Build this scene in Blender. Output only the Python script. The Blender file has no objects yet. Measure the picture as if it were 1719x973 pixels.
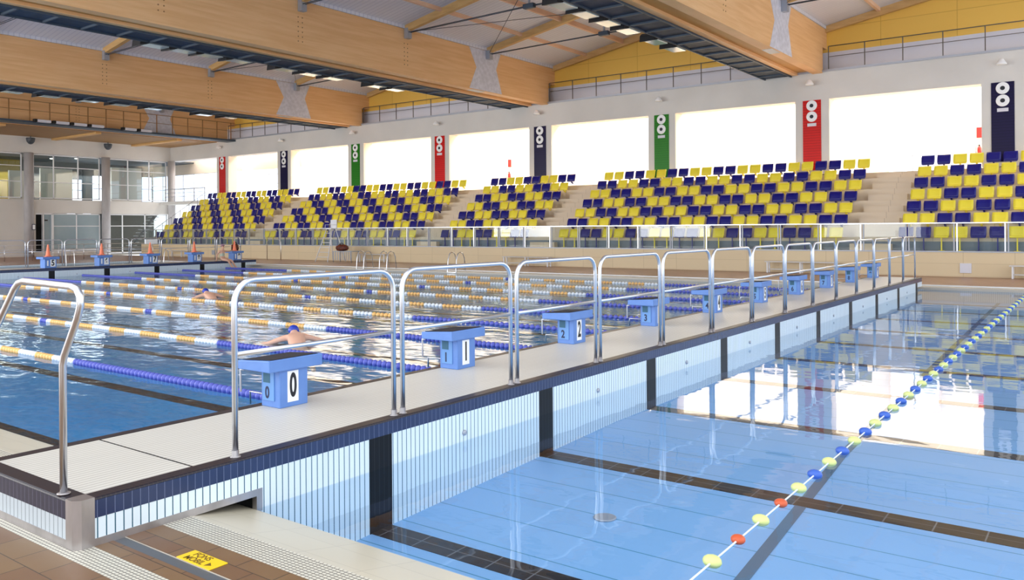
import bpy, bmesh, math, random
from mathutils import Vector, Matrix
random.seed(7)
scn = bpy.context.scene
COL = scn.collection
PI = math.pi

# ------------------------------------------------------------------ camera
F_PX, YAW, ROLL, SHIFT = 1390.3, 36.52, 0.434, -104.1
CAM = Vector((0, 0, 1.927))
cam_d = bpy.data.cameras.new('camera')
cam_d.sensor_width = 36.0
cam_d.lens = 36.0 * F_PX / 1719.0
cam_d.shift_y = SHIFT / 1719.0
cam_d.clip_end = 400
cam = bpy.data.objects.new('camera', cam_d)
COL.objects.link(cam)
_y, _r = math.radians(YAW), math.radians(ROLL)
fw = Vector((-math.sin(_y), math.cos(_y), 0))
r0 = Vector((math.cos(_y), math.sin(_y), 0))
d0 = Vector((0, 0, -1))
rt = math.cos(_r) * r0 + math.sin(_r) * d0
dn = -math.sin(_r) * r0 + math.cos(_r) * d0
m = Matrix.Identity(4)
for i in range(3):
    m[i][0] = rt[i]; m[i][1] = -dn[i]; m[i][2] = -fw[i]; m[i][3] = CAM[i]
cam.matrix_world = m
scn.camera = cam

# ------------------------------------------------------------------ light
scn.view_settings.view_transform = 'Standard'
scn.view_settings.look = 'None'
scn.view_settings.gamma = 1
scn.view_settings.use_curve_mapping = False
scn.view_settings.exposure = 0.30
world = bpy.data.worlds.new('daylight')
scn.world = world
world.use_nodes = True
bg = world.node_tree.nodes['Background']
bg.inputs[0].default_value = (0.88, 0.94, 1.0, 1)
bg.inputs[1].default_value = 1.5


def area(name, loc, rot, sx, sy, power, color=(1, 1, 1)):
    l = bpy.data.lights.new(name, 'AREA')
    l.shape = 'RECTANGLE'; l.size = sx; l.size_y = sy
    l.energy = power; l.color = color
    o = bpy.data.objects.new(name, l)
    COL.objects.link(o); o.location = loc; o.rotation_euler = rot
    return o


# added fill light, hidden above the openings, stands in for daylight in the concourse
area('concourse_fill_light', (-28, 43.6, 9.3), (math.radians(14), 0, 0), 78, 1.8, 5600, (1, .96, .91))
# daylight through the foyer windows behind the glazed end wall
area('foyer_window_light', (-74.3, 34, 7.2), (0, math.radians(-20), 0), 1.2, 12, 420, (.95, .97, 1))
area('stair_hall_light', (-74.3, 37, 3.3), (0, math.radians(-10), 0), 1.2, 6, 90, (.95, .97, 1))

# the tall windows of the pool hall's south side, behind the camera
for x_, e_ in ((-1, 450), (-18, 1300), (-37, 2400), (-56, 2600)):
    area('south_window_light', (x_, -8.5, 4.6), (math.radians(90), 0, 0), 8, 7.4, e_, (.96, .98, 1))


# ------------------------------------------------------------------ materials
def lin(c):
    return tuple(((v / 255) / 12.92 if v / 255 <= .04045 else ((v / 255 + .055) / 1.055) ** 2.4) for v in c) + (1,)


def new_mat(name):
    mt = bpy.data.materials.new(name)
    mt.use_nodes = True
    nt = mt.node_tree
    return mt, nt, nt.nodes['Principled BSDF']


def N(nt, kind, **kw):
    n = nt.nodes.new(kind)
    for k, v in kw.items():
        setattr(n, k, v)
    return n


def mathn(nt, op, a, b=None):
    n = nt.nodes.new('ShaderNodeMath'); n.operation = op
    for i, v in enumerate((a, b)):
        if v is None: continue
        if isinstance(v, (int, float)): n.inputs[i].default_value = v
        else: nt.links.new(v, n.inputs[i])
    return n.outputs[0]


def mixc(nt, fac, a, b):
    n = nt.nodes.new('ShaderNodeMix'); n.data_type = 'RGBA'
    for s, v in ((0, fac), (6, a), (7, b)):
        if isinstance(v, (int, float)): n.inputs[s].default_value = v
        elif isinstance(v, tuple): n.inputs[s].default_value = v
        else: nt.links.new(v, n.inputs[s])
    return n.outputs[2]


def coords(nt, scale=(1, 1, 1), loc=(0, 0, 0)):
    tc = N(nt, 'ShaderNodeTexCoord'); mp = N(nt, 'ShaderNodeMapping')
    mp.inputs['Scale'].default_value = scale
    mp.inputs['Location'].default_value = loc
    nt.links.new(tc.outputs['Object'], mp.inputs[0])
    return mp.outputs[0]


def mat(name, rgb, rough=.5, metal=0, vary=0, vscale=(1, 1, 1), bump=0, bscale=20, spec=.5, rgb2=None, detail=4):
    mt, nt, p = new_mat(name)
    c = lin(rgb)
    p.inputs['Base Color'].default_value = c
    p.inputs['Roughness'].default_value = rough
    p.inputs['Metallic'].default_value = metal
    p.inputs['Specular IOR Level'].default_value = spec
    if vary or rgb2:
        nz = N(nt, 'ShaderNodeTexNoise'); nz.inputs['Scale'].default_value = 1; nz.inputs['Detail'].default_value = detail
        nt.links.new(coords(nt, vscale), nz.inputs[0])
        c2 = lin(rgb2) if rgb2 else tuple(v * (1 - vary) for v in c[:3]) + (1,)
        rp = N(nt, 'ShaderNodeMapRange'); rp.inputs[1].default_value = .35; rp.inputs[2].default_value = .65
        nt.links.new(nz.outputs[0], rp.inputs[0])
        nt.links.new(mixc(nt, rp.outputs[0], c, c2), p.inputs['Base Color'])
    if bump:
        nb = N(nt, 'ShaderNodeTexNoise'); nb.inputs['Scale'].default_value = bscale
        nt.links.new(coords(nt), nb.inputs[0])
        bp = N(nt, 'ShaderNodeBump'); bp.inputs['Strength'].default_value = bump; bp.inputs['Distance'].default_value = .01
        nt.links.new(nb.outputs[0], bp.inputs['Height']); nt.links.new(bp.outputs[0], p.inputs['Normal'])
    return mt


def grid_mat(name, rgb, line, axes, rough=.4, vary=.06, vscale=(3, 3, 3), stagger=None, rgb2=None, spec=.5, metal=0):
    """axes: (axis, pitch, joint width, offset); stagger: (axis moved, axis of rows, pitch of rows, offset of rows)"""
    mt, nt, p = new_mat(name)
    tc = N(nt, 'ShaderNodeTexCoord'); sp = N(nt, 'ShaderNodeSeparateXYZ')
    nt.links.new(tc.outputs['Object'], sp.inputs[0])
    mask = None; cell = []
    for ax, pitch, wid, off in axes:
        v = sp.outputs[ax]
        v = mathn(nt, 'ADD', v, 1000 * pitch - off)
        v = mathn(nt, 'DIVIDE', v, pitch)
        if stagger and stagger[0] == ax:
            rowv = mathn(nt, 'FLOOR', mathn(nt, 'DIVIDE', mathn(nt, 'ADD', sp.outputs[stagger[1]], 1000 * stagger[2] - stagger[3]), stagger[2]))
            v = mathn(nt, 'ADD', v, mathn(nt, 'MULTIPLY', rowv, .5))
        cell.append(mathn(nt, 'FLOOR', v))
        l = mathn(nt, 'LESS_THAN', mathn(nt, 'FRACT', v), wid / pitch)
        mask = l if mask is None else mathn(nt, 'MAXIMUM', mask, l)
    c = lin(rgb); c2 = lin(rgb2) if rgb2 else tuple(x * (1 - vary) for x in c[:3]) + (1,)
    wn = N(nt, 'ShaderNodeTexWhiteNoise'); wn.noise_dimensions = '2D'
    cb = N(nt, 'ShaderNodeCombineXYZ')
    for i, cc in enumerate(cell[:2]): nt.links.new(cc, cb.inputs[i])
    nt.links.new(cb.outputs[0], wn.inputs['Vector'])
    nz = N(nt, 'ShaderNodeTexNoise'); nz.inputs['Scale'].default_value = 1; nz.inputs['Detail'].default_value = 5
    nt.links.new(coords(nt, vscale), nz.inputs[0])
    f = mathn(nt, 'MULTIPLY', mathn(nt, 'ADD', wn.outputs['Value'], nz.outputs[0]), .5)
    base = mixc(nt, f, c, c2)
    nt.links.new(mixc(nt, mask, base, lin(line)), p.inputs['Base Color'])
    p.inputs['Roughness'].default_value = rough
    p.inputs['Specular IOR Level'].default_value = spec
    p.inputs['Metallic'].default_value = metal
    return mt


def two_sided_ior(nt, fr, ior):
    """the same surface reflection from both faces of a pane"""
    ge = N(nt, 'ShaderNodeNewGeometry')
    v = mathn(nt, 'ADD', mathn(nt, 'MULTIPLY', ge.outputs['Backfacing'], 1 / ior - ior), ior)
    nt.links.new(v, fr.inputs[0])


def glass_mat(name, tint=(1, 1, 1, 1), ior=1.45, rough=0.0, extra=0):
    mt = bpy.data.materials.new(name); mt.use_nodes = True
    nt = mt.node_tree; nt.nodes.clear()
    out = N(nt, 'ShaderNodeOutputMaterial'); tr = N(nt, 'ShaderNodeBsdfTransparent'); gl = N(nt, 'ShaderNodeBsdfGlossy')
    fr = N(nt, 'ShaderNodeFresnel'); mx = N(nt, 'ShaderNodeMixShader')
    tr.inputs[0].default_value = tint; gl.inputs['Roughness'].default_value = rough; fr.inputs[0].default_value = ior
    two_sided_ior(nt, fr, ior)
    fac = mathn(nt, 'MINIMUM', mathn(nt, 'ADD', fr.outputs[0], extra), 1.0)
    nt.links.new(fac, mx.inputs[0]); nt.links.new(tr.outputs[0], mx.inputs[1]); nt.links.new(gl.outputs[0], mx.inputs[2])
    nt.links.new(mx.outputs[0], out.inputs[0])
    return mt


def water_mat(name, tint, waves, rough=.02):
    """clear water: reflection by Fresnel over a tinted see-through surface; waves = [(scale xyz, strength, distance)]"""
    mt = bpy.data.materials.new(name); mt.use_nodes = True
    nt = mt.node_tree; nt.nodes.clear()
    out = N(nt, 'ShaderNodeOutputMaterial'); tr = N(nt, 'ShaderNodeBsdfTransparent'); gl = N(nt, 'ShaderNodeBsdfGlossy')
    fr = N(nt, 'ShaderNodeFresnel'); mx = N(nt, 'ShaderNodeMixShader')
    tr.inputs[0].default_value = tint; gl.inputs['Roughness'].default_value = rough; fr.inputs[0].default_value = 1.33
    two_sided_ior(nt, fr, 1.33)
    h = None
    for sc, st in waves:
        nz = N(nt, 'ShaderNodeTexNoise'); nz.inputs['Scale'].default_value = 1; nz.inputs['Detail'].default_value = 2
        nt.links.new(coords(nt, sc), nz.inputs[0])
        v = mathn(nt, 'MULTIPLY', nz.outputs[0], st)
        h = v if h is None else mathn(nt, 'ADD', h, v)
    bp = N(nt, 'ShaderNodeBump'); bp.inputs['Strength'].default_value = 1; bp.inputs['Distance'].default_value = 1
    nt.links.new(h, bp.inputs['Height'])
    nt.links.new(bp.outputs[0], gl.inputs['Normal']); nt.links.new(bp.outputs[0], fr.inputs['Normal'])
    nt.links.new(fr.outputs[0], mx.inputs[0]); nt.links.new(tr.outputs[0], mx.inputs[1]); nt.links.new(gl.outputs[0], mx.inputs[2])
    nt.links.new(mx.outputs[0], out.inputs[0])
    return mt


def emis(name, rgb, s):
    mt, nt, p = new_mat(name)
    p.inputs['Base Color'].default_value = lin(rgb)
    p.inputs['Emission Color'].default_value = lin(rgb); p.inputs['Emission Strength'].default_value = s
    return mt


M = {}
M['steel'] = mat('brushed stainless steel', (226, 228, 234), .3, 1.0)
M['steel_dull'] = mat('dull stainless sheet', (190, 184, 184), .33, .85, vary=.25, vscale=(6, 6, 2))
M['galv'] = mat('galvanised steel', (176, 180, 190), .5, .5)
M['splice'] = mat('pierced zinc plate', (222, 222, 234), .6, .05, vary=.18, vscale=(14, 5, 5))
M['dark_steel'] = mat('dark catwalk steel', (66, 78, 92), .5, .3)
M['catwalk_floor'] = mat('catwalk mesh', (50, 66, 88), .7, .1, vary=.3, vscale=(3, 3, 3))
M['black'] = mat('black plastic', (14, 14, 18), .5)
M['wood'] = mat('glulam timber', (240, 192, 138), .55, 0, rgb2=(230, 178, 122), vscale=(.8, .5, 9), detail=8)
M['wood_dark'] = mat('rafter timber', (222, 180, 118), .6, 0, rgb2=(206, 162, 102), vscale=(1, 1, 6))
M['soffit_wood'] = grid_mat('boarded soffit', (164, 124, 76), (120, 88, 50), [(0, .9, .04, 0)], .6, .15)
M['purlin'] = mat('purlin timber', (244, 206, 174), .6, 0, rgb2=(236, 192, 156), vscale=(3, 1, 3))
M['roof'] = grid_mat('ribbed roof panel', (226, 226, 234), (206, 206, 218), [(1, .25, .05, 0)], .45, .07, (1, .2, 1))
M['yellow_wall'] = grid_mat('ochre panelling', (250, 202, 92), (222, 172, 70), [(0, 3.2, .03, .4), (2, 1.4, .03, .3)], .6, .06, (.3, .3, .3))
M['white_panel'] = mat('white panel', (222, 220, 228), .6)
M['white'] = mat('white painted concrete', (222, 218, 212), .6, 0, rgb2=(212, 208, 202), vscale=(.4, .4, .4))
M['cream'] = mat('cream reveal', (245, 228, 208), .6)
M['concourse'] = mat('concourse wall', (250, 244, 232), .6)
M['column'] = mat('bare concrete', (190, 186, 186), .6, 0, rgb2=(166, 162, 162), vscale=(2, 2, .6))
M['stand'] = grid_mat('precast stand', (224, 204, 178), (188, 168, 146), [(0, 2.0, .02, 0)], .55, .1, (.6, .6, .6))
M['front_wall'] = grid_mat('cream wall blocks', (226, 204, 166), (200, 178, 142), [(0, 1.64, .02, .1), (2, .45, .012, .03)], .5, .08, (.7, .7, .7))
M['deck_tile'] = grid_mat('brown deck tile', (172, 128, 98), (120, 90, 72), [(0, .33, .012, .12), (1, .235, .008, .04)], .35, .1, (3, 3, 3), stagger=(0, 1, .235, .04), rgb2=(146, 100, 72))
M['near_tile'] = grid_mat('worn terracotta tile', (132, 104, 70), (52, 44, 38), [(0, .33, .006, -.155), (1, .235, .005, .04)], .42, .1, (5, 5, 5), stagger=(0, 1, .235, .04), rgb2=(112, 76, 52))
M['ledge'] = grid_mat('beige pool ledge', (214, 204, 182), (190, 180, 160), [(0, .5, .006, 0), (1, .26, .005, .14)], .3, .06, (3, 3, 3))
M['far_ledge'] = mat('far ledge', (196, 186, 172), .35)
M['overflow'] = grid_mat('white overflow grating', (226, 220, 204), (120, 114, 104), [(1, .0235, .007, 0), (0, .034, .006, 0)], .4, .12, (6, 6, 6))
M['channel'] = mat('steel floor channel', (104, 108, 114), .5, .4)
M['grate'] = grid_mat('slatted deck panel', (222, 217, 207), (188, 180, 170), [(0, .05, .014, .01)], .4, .05, (2, 2, 2))
M['nosing'] = grid_mat('dark nosing tile', (27, 21, 36), (56, 42, 44), [(1, .031, .006, 0)], .35, .3, (5, 5, 5), rgb2=(18, 12, 24))
M['nosing_x'] = grid_mat('dark nosing tile end', (27, 21, 36), (56, 42, 44), [(0, .031, .006, 0)], .35, .3, (5, 5, 5), rgb2=(18, 12, 24))
M['navy_y'] = grid_mat('navy side tile', (46, 60, 98), (104, 114, 146), [(1, .0555, .004, .02)], .2, .2, (8, 8, 8), rgb2=(34, 48, 84))
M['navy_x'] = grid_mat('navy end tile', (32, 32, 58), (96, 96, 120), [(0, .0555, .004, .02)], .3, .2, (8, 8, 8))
M['whitet_y'] = grid_mat('white side tile', (232, 244, 252), (48, 96, 118), [(1, .0555, .008, .02)], .2, .05)
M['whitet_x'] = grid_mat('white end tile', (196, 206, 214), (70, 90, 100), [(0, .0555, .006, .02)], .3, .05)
M['padt'] = grid_mat('black lane tile', (12, 13, 17), (44, 48, 52), [(1, .0555, .004, .02)], .3, .1, spec=.25)
M['poolfloor'] = grid_mat('pale blue pool floor', (140, 186, 232), (40, 128, 160), [(1, .50, .010, .22), (0, 30, .0, 0)], .5, .05, (.4, .4, .4))
M['poolline'] = grid_mat('black floor tile', (20, 20, 24), (112, 110, 112), [(0, .373, .012, .06), (1, .234, .008, -.004)], .4, .3, (.8, 5, 5), rgb2=(46, 30, 22))
M['seam'] = mat('grey floor seam', (84, 112, 136), .6)
M['deepfloor'] = mat('blue deep floor', (66, 156, 206), .6, 0, rgb2=(52, 142, 196), vscale=(.5, .5, .5))
M['deepline'] = mat('black deep line', (34, 26, 26), .6)
M['water_r'] = water_mat('calm pool water', (.90, .96, 1.0, 1), [((.9, 1.6, 1), .0034), ((4, 6, 1), .0006)], .02)
M['water_l'] = water_mat('rippled pool water', (.76, .91, .98, 1), [((.7, 1.3, 1), .024), ((1.9, 3.6, 1), .013)], .07)
M['glass'] = glass_mat('clear glass', (.94, .97, .97, 1), 1.36, 0, .0)
M['window_glass'] = glass_mat('window glass', (.85, .9, .9, 1), 1.45, 0, .03)
M['seat_yellow'] = mat('yellow seat plastic', (250, 228, 62), .38)
M['seat_blue'] = mat('blue seat plastic', (14, 10, 120), .34)
M['block_blue'] = mat('blue gelcoat', (104, 144, 212), .4, 0, rgb2=(96, 136, 206), vscale=(4, 4, 4))
M['block_plate'] = mat('blue number plate', (108, 156, 216), .45)
M['block_grip'] = mat('black grip top', (38, 34, 42), .85, bump=.6, bscale=120)
M['block_grille'] = mat('teal speaker mesh', (64, 108, 132), .7)
M['sign_white'] = mat('white sign plate', (250, 250, 250), .5)
M['ink'] = mat('black numeral', (22, 24, 34), .5)
M['ink_blue'] = mat('navy numeral', (26, 36, 76), .5)
M['rope_blue'] = mat('blue float', (96, 104, 196), .45)
M['rope_white'] = mat('white float', (240, 244, 250), .35)
M['rope_orange'] = mat('orange float', (250, 196, 120), .4)
M['buoy_yellow'] = mat('yellow buoy', (224, 230, 148), .35)
M['buoy_blue'] = mat('blue buoy', (66, 106, 200), .3)
M['buoy_red'] = mat('orange red buoy', (216, 96, 56), .35)
M['cord'] = mat('white cord', (236, 238, 240), .6)
M['cone'] = mat('orange cone plastic', (255, 140, 104), .45)
M['red'] = grid_mat('red glazed tile', (214, 26, 20), (120, 14, 14), [(2, .125, .012, 0)], .3, .1, spec=.18)
M['navyb'] = grid_mat('navy glazed tile', (22, 12, 62), (8, 4, 34), [(2, .125, .012, 0)], .3, .1, spec=.18)
M['green'] = grid_mat('green glazed tile', (40, 128, 26), (20, 84, 20), [(2, .125, .012, 0)], .3, .1, spec=.18)
M['redp'] = mat('red enamel', (214, 40, 34), .3)
M['rust'] = mat('brown rail paint', (150, 106, 60), .5)
M['rail_grey'] = mat('grey brown rail paint', (104, 96, 90), .5)
M['sign_yellow'] = mat('yellow warning plate', (250, 206, 22), .4)
M['sign_ink'] = mat('dark yellow lettering', (110, 84, 20), .5)
M['skin'] = mat('skin', (226, 176, 150), .5, bump=.05)
M['cap_blue'] = mat('blue swim cap', (40, 62, 176), .3)
M['cap_mauve'] = mat('mauve swim cap', (170, 130, 150), .4)
M['swimsuit'] = mat('flowered swimsuit', (232, 232, 214), .6, 0, rgb2=(150, 170, 150), vscale=(40, 40, 40))
M['hair'] = mat('dark hair', (60, 34, 22), .6)
M['bag'] = mat('red brown bag', (130, 52, 24), .6, 0, rgb2=(40, 24, 22), vscale=(9, 9, 9))
M['white_paint'] = mat('white painted metal', (232, 232, 236), .4)
M['bench_paint'] = mat('pale bench slat', (214, 210, 206), .5)
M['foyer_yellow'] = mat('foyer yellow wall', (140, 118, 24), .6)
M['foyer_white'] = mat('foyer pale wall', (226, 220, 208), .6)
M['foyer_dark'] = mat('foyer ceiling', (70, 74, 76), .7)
M['foyer_floor'] = mat('foyer floor', (150, 142, 130), .4)
M['frosted'] = mat('grey blue glass film', (158, 176, 184), .25, 0, rgb2=(148, 168, 178), vscale=(.8, .8, .8))
M['mullion'] = mat('white window frame', (236, 236, 238), .4)
M['void'] = mat('dark opening', (6, 6, 8), .8)
M['downlight'] = emis('lit downlight', (255, 248, 230), 8)
M['daylit'] = emis('daylit pane', (220, 234, 255), 1.4)
M['lamp_glass'] = mat('floodlight glass', (206, 216, 214), .15, .3)
M['beam_groove'] = mat('glulam inner groove', (206, 150, 78), .6)
M['grey_band'] = mat('grey band', (112, 122, 134), .5)
M['speaker_grey'] = mat('dark grey speaker', (66, 72, 78), .5)


# ------------------------------------------------------------------ mesh helpers
class MB:
    def __init__(s):
        s.v = []; s.f = []; s.m = []; s.sm = []

    def add(s, vs, fs, mi=0, smooth=False):
        b = len(s.v)
        s.v += [tuple(v) for v in vs]
        for f in fs:
            s.f.append([b + i for i in f]); s.m.append(mi); s.sm.append(smooth)
        return s

    def box(s, x0, y0, z0, x1, y1, z1, mi=0):
        x0, x1 = min(x0, x1), max(x0, x1); y0, y1 = min(y0, y1), max(y0, y1); z0, z1 = min(z0, z1), max(z0, z1)
        return s.add([(x0, y0, z0), (x1, y0, z0), (x1, y1, z0), (x0, y1, z0), (x0, y0, z1), (x1, y0, z1), (x1, y1, z1), (x0, y1, z1)],
                     [(3, 2, 1, 0), (4, 5, 6, 7), (0, 1, 5, 4), (1, 2, 6, 5), (2, 3, 7, 6), (3, 0, 4, 7)], mi)

    def bbox(s, x0, y0, z0, x1, y1, z1, b=.01, mi=0):
        """box with chamfered edges"""
        bm = bmesh.new()
        r = bmesh.ops.create_cube(bm, size=1)
        for v in bm.verts:
            v.co = Vector(((x0 + x1) / 2 + v.co.x * abs(x1 - x0), (y0 + y1) / 2 + v.co.y * abs(y1 - y0), (z0 + z1) / 2 + v.co.z * abs(z1 - z0)))
        bmesh.ops.bevel(bm, geom=bm.edges[:], offset=b, segments=2, profile=.5, affect='EDGES')
        bm.verts.index_update()
        s.add([v.co[:] for v in bm.verts], [[v.index for v in f.verts] for f in bm.faces], mi)
        bm.free(); return s

    def prism(s, poly, axis, a, b, mi=0):
        """poly: 2-D points in the plane across axis; extruded from a to b"""
        n = len(poly)
        def P(u, v, w):
            return {0: (w, u, v), 1: (u, w, v), 2: (u, v, w)}[axis]
        vs = [P(u, v, a) for u, v in poly] + [P(u, v, b) for u, v in poly]
        fs = [tuple(range(n))[::-1], tuple(range(n, 2 * n))] + [(i, (i + 1) % n, n + (i + 1) % n, n + i) for i in range(n)]
        return s.add(vs, fs, mi)

    def bar(s, a, b, w, h, mi=0, up=(0, 0, 1)):
        a, b, up = Vector(a), Vector(b), Vector(up)
        d = (b - a).normalized(); sx = d.cross(up)
        sx = sx.normalized() if sx.length > 1e-5 else Vector((1, 0, 0))
        u = sx.cross(d).normalized()
        vs = []
        for c in (a, b):
            for i, j in ((-1, -1), (1, -1), (1, 1), (-1, 1)):
                vs.append(c + sx * i * w / 2 + u * j * h / 2)
        return s.add(vs, [(3, 2, 1, 0), (4, 5, 6, 7), (0, 1, 5, 4), (1, 2, 6, 5), (2, 3, 7, 6), (3, 0, 4, 7)], mi)

    def tube(s, pts, r, seg=8, mi=0, cap=True):
        pts = [Vector(p) for p in pts]; n = len(pts)
        rs = r if isinstance(r, (list, tuple)) else [r] * n
        t0 = (pts[1] - pts[0]).normalized()
        u = t0.orthogonal().normalized()
        vs = []; pt = t0
        for i, p in enumerate(pts):
            if i == 0: t = t0
            elif i == n - 1: t = (pts[-1] - pts[-2]).normalized()
            else: t = ((pts[i + 1] - p).normalized() + (p - pts[i - 1]).normalized()).normalized()
            q = pt.rotation_difference(t); u = q @ u; pt = t
            w = t.cross(u)
            for k in range(seg):
                a = 2 * PI * k / seg
                vs.append(p + (u * math.cos(a) + w * math.sin(a)) * rs[i])
        fs = [(i * seg + k, i * seg + (k + 1) % seg, (i + 1) * seg + (k + 1) % seg, (i + 1) * seg + k) for i in range(n - 1) for k in range(seg)]
        s.add(vs, fs, mi, True)
        if cap:
            b = len(s.v) - len(vs)
            s.f.append([b + k for k in range(seg)][::-1]); s.m.append(mi); s.sm.append(False)
            s.f.append([b + (n - 1) * seg + k for k in range(seg)]); s.m.append(mi); s.sm.append(False)
        return s

    def lathe(s, prof, c=(0, 0, 0), seg=16, mi=0, axis=(0, 0, 1)):
        """prof: (radius, height) pairs turned about axis through c"""
        ax = Vector(axis).normalized(); u = ax.orthogonal().normalized(); w = ax.cross(u); c = Vector(c)
        vs = [c + ax * h + (u * math.cos(2 * PI * k / seg) + w * math.sin(2 * PI * k / seg)) * max(r, 1e-4) for r, h in prof for k in range(seg)]
        n = len(prof)
        fs = [(i * seg + k, i * seg + (k + 1) % seg, (i + 1) * seg + (k + 1) % seg, (i + 1) * seg + k) for i in range(n - 1) for k in range(seg)]
        s.add(vs, fs, mi, True)
        b = len(s.v) - len(vs)
        s.f.append([b + k for k in range(seg)][::-1]); s.m.append(mi); s.sm.append(False)
        s.f.append([b + (n - 1) * seg + k for k in range(seg)]); s.m.append(mi); s.sm.append(False)
        return s

    def build(s, name, mats, parent=None, rebase=False):
        me = bpy.data.meshes.new(name)
        off = Vector((0, 0, 0))
        if rebase:
            xs = [v[0] for v in s.v]; ys = [v[1] for v in s.v]; zs = [v[2] for v in s.v]
            off = Vector(((min(xs) + max(xs)) / 2, (min(ys) + max(ys)) / 2, min(zs)))
        me.from_pydata([tuple(Vector(v) - off) for v in s.v], [], s.f)
        if not isinstance(mats, (list, tuple)): mats = [mats]
        for mm in mats: me.materials.append(M[mm] if isinstance(mm, str) else mm)
        me.polygons.foreach_set('material_index', s.m)
        me.polygons.foreach_set('use_smooth', s.sm)
        me.update()
        o = bpy.data.objects.new(name, me)
        COL.objects.link(o); o.location = off
        if parent is not None: o.parent = parent
        return o


def B(*a, mi=0): return MB().box(*a, mi=mi)


def arc(c, r, a0, a1, n, plane):
    out = []
    for i in range(n + 1):
        a = a0 + (a1 - a0) * i / n
        u, v = c[0] + r * math.cos(a), c[1] + r * math.sin(a)
        out.append(plane(u, v))
    return out


def tag(o, label, cat, group=None, kind=None):
    o['label'] = label; o['category'] = cat
    if group: o['group'] = group
    if kind: o['kind'] = kind
    return o


def thing(name, label, cat, loc=(0, 0, 0), rz=0, group=None):
    o = bpy.data.objects.new(name, None); COL.objects.link(o)
    o.empty_display_size = .2
    o.location = loc; o.rotation_euler = (0, 0, rz)
    return tag(o, label, cat, group)


def struct(o, label=None, cat=None):
    o['kind'] = 'structure'
    if label: o['label'] = label
    if cat: o['category'] = cat
    return o


def kids(o): return KIDS.get(o.name, [c for c in bpy.data.objects if c.parent == o])


KIDS = {}


def freeze(o):
    """remember a prototype's children so that copies need no search"""
    ch = [c for c in bpy.data.objects if c.parent == o]
    KIDS[o.name] = ch
    for c in ch: freeze(c)


def dup(o, loc=None, rz=None, label=None, parent=None):
    c = o.copy(); COL.objects.link(c)
    if loc is not None: c.location = loc
    if rz is not None: c.rotation_euler = (0, 0, rz)
    if label: c['label'] = label
    if parent is not None: c.parent = parent
    for ch in KIDS.get(o.name, []): dup(ch, parent=c)
    return c


def text(name, s, loc, rot, size, mt, parent, sx=1.0, ext=.003, offs=0.0):
    cu = bpy.data.curves.new(name, 'FONT'); cu.body = s; cu.size = size; cu.align_x = 'CENTER'; cu.align_y = 'CENTER'; cu.extrude = ext
    cu.offset = offs
    tmp = bpy.data.objects.new(name, cu); COL.objects.link(tmp)
    dg = bpy.context.evaluated_depsgraph_get(); dg.update()
    me = bpy.data.meshes.new_from_object(tmp.evaluated_get(dg)); me.materials.clear(); me.materials.append(M[mt])
    bpy.data.objects.remove(tmp)
    o = bpy.data.objects.new(name, me); COL.objects.link(o)
    o.location = loc; o.rotation_euler = rot; o.scale = (sx, 1, 1)
    if parent: o.parent = parent
    return o


# frame for pool hall ------------------------------------------------
DZ = .294            # top of the movable bulkheads over the pool deck
WL = -.10            # water level
BX0, BX1 = -6.58, -5.08     # near bulkhead
FX0, FX1 = -39.9, -38.4     # far bulkhead
PY0, PY1 = 3.72, 28.6       # pool edges
BY0, BY1 = 2.43, 28.2
SY, SK = 35.3, .77          # first seat row and row pitch
WY = 40.9                   # front of the wall above the stand
LX = -67.8                  # glazed end wall

# ================================================================== SETTING
# ---- decks
fl = MB()
fl.box(-72, PY1 + .8, -.3, 9, 34.6, 0)
struct(fl.build('floor_far_deck', 'deck_tile'))
fl = MB(); fl.box(-67.8, -9, -.3, 9, 2.355, 0)
struct(fl.build('floor_near_deck', 'near_tile'))
g = MB().box(-67, 2.355, -.3, 9, 2.54, 0); struct(g.build('floor_overflow_grating', 'overflow'))
g = MB().box(-67, 2.54, -.3, 9, 2.66, 0); struct(g.build('floor_tile_strip', 'near_tile'))
g = MB().box(-67, 2.66, -.3, 9, 2.735, -.004); struct(g.build('floor_channel', 'channel'))
g = MB().box(-67, 2.735, -.3, 9, 2.740, .0); struct(g.build('trim_1', 'far_ledge'))
g = MB().box(-67, 2.742, -.3, 9, 2.99, 0); struct(g.build('floor_tile_walk', 'near_tile'))
g = MB().box(-67, 2.99, -.3, 9, 3.195, 0); struct(g.build('floor_pool_grating', 'overflow'))
g = MB().add([(-67, 3.195, -.3), (9, 3.195, -.3), (9, PY0, -.3), (-67, PY0, -.3), (-67, 3.195, 0), (9, 3.195, 0), (9, PY0, -.105), (-67, PY0, -.105)],
             [(3, 2, 1, 0), (4, 5, 6, 7), (0, 1, 5, 4), (1, 2, 6, 5), (2, 3, 7, 6), (3, 0, 4, 7)])
struct(g.build('floor_pool_ledge', 'ledge'))
g = MB().box(-52, PY1, -.3, 9, PY1 + .72, -.03); struct(g.build('floor_far_ledge', 'far_ledge'))
g = MB().box(-52, PY1 + .72, -.3, 9, PY1 + .8, .004); struct(g.build('trim_2', 'cord'))
g = MB().box(-67.8, 3.72, -.3, -52, PY1 + .8, 0); struct(g.build('floor_side_deck', 'deck_tile'))
g = MB().box(-70, -9.3, 0, 9, -9, .8).box(-70, -9.3, 8.6, 9, -9, 11)
for xa_, xb_ in ((-70, -60.3), (-51.7, -41.3), (-32.7, -22.3), (-13.7, -5.3), (3.3, 9)): g.box(xa_, -9.3, .8, xb_, -9, 8.6)
struct(g.build('wall_south', 'white'))
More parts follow.
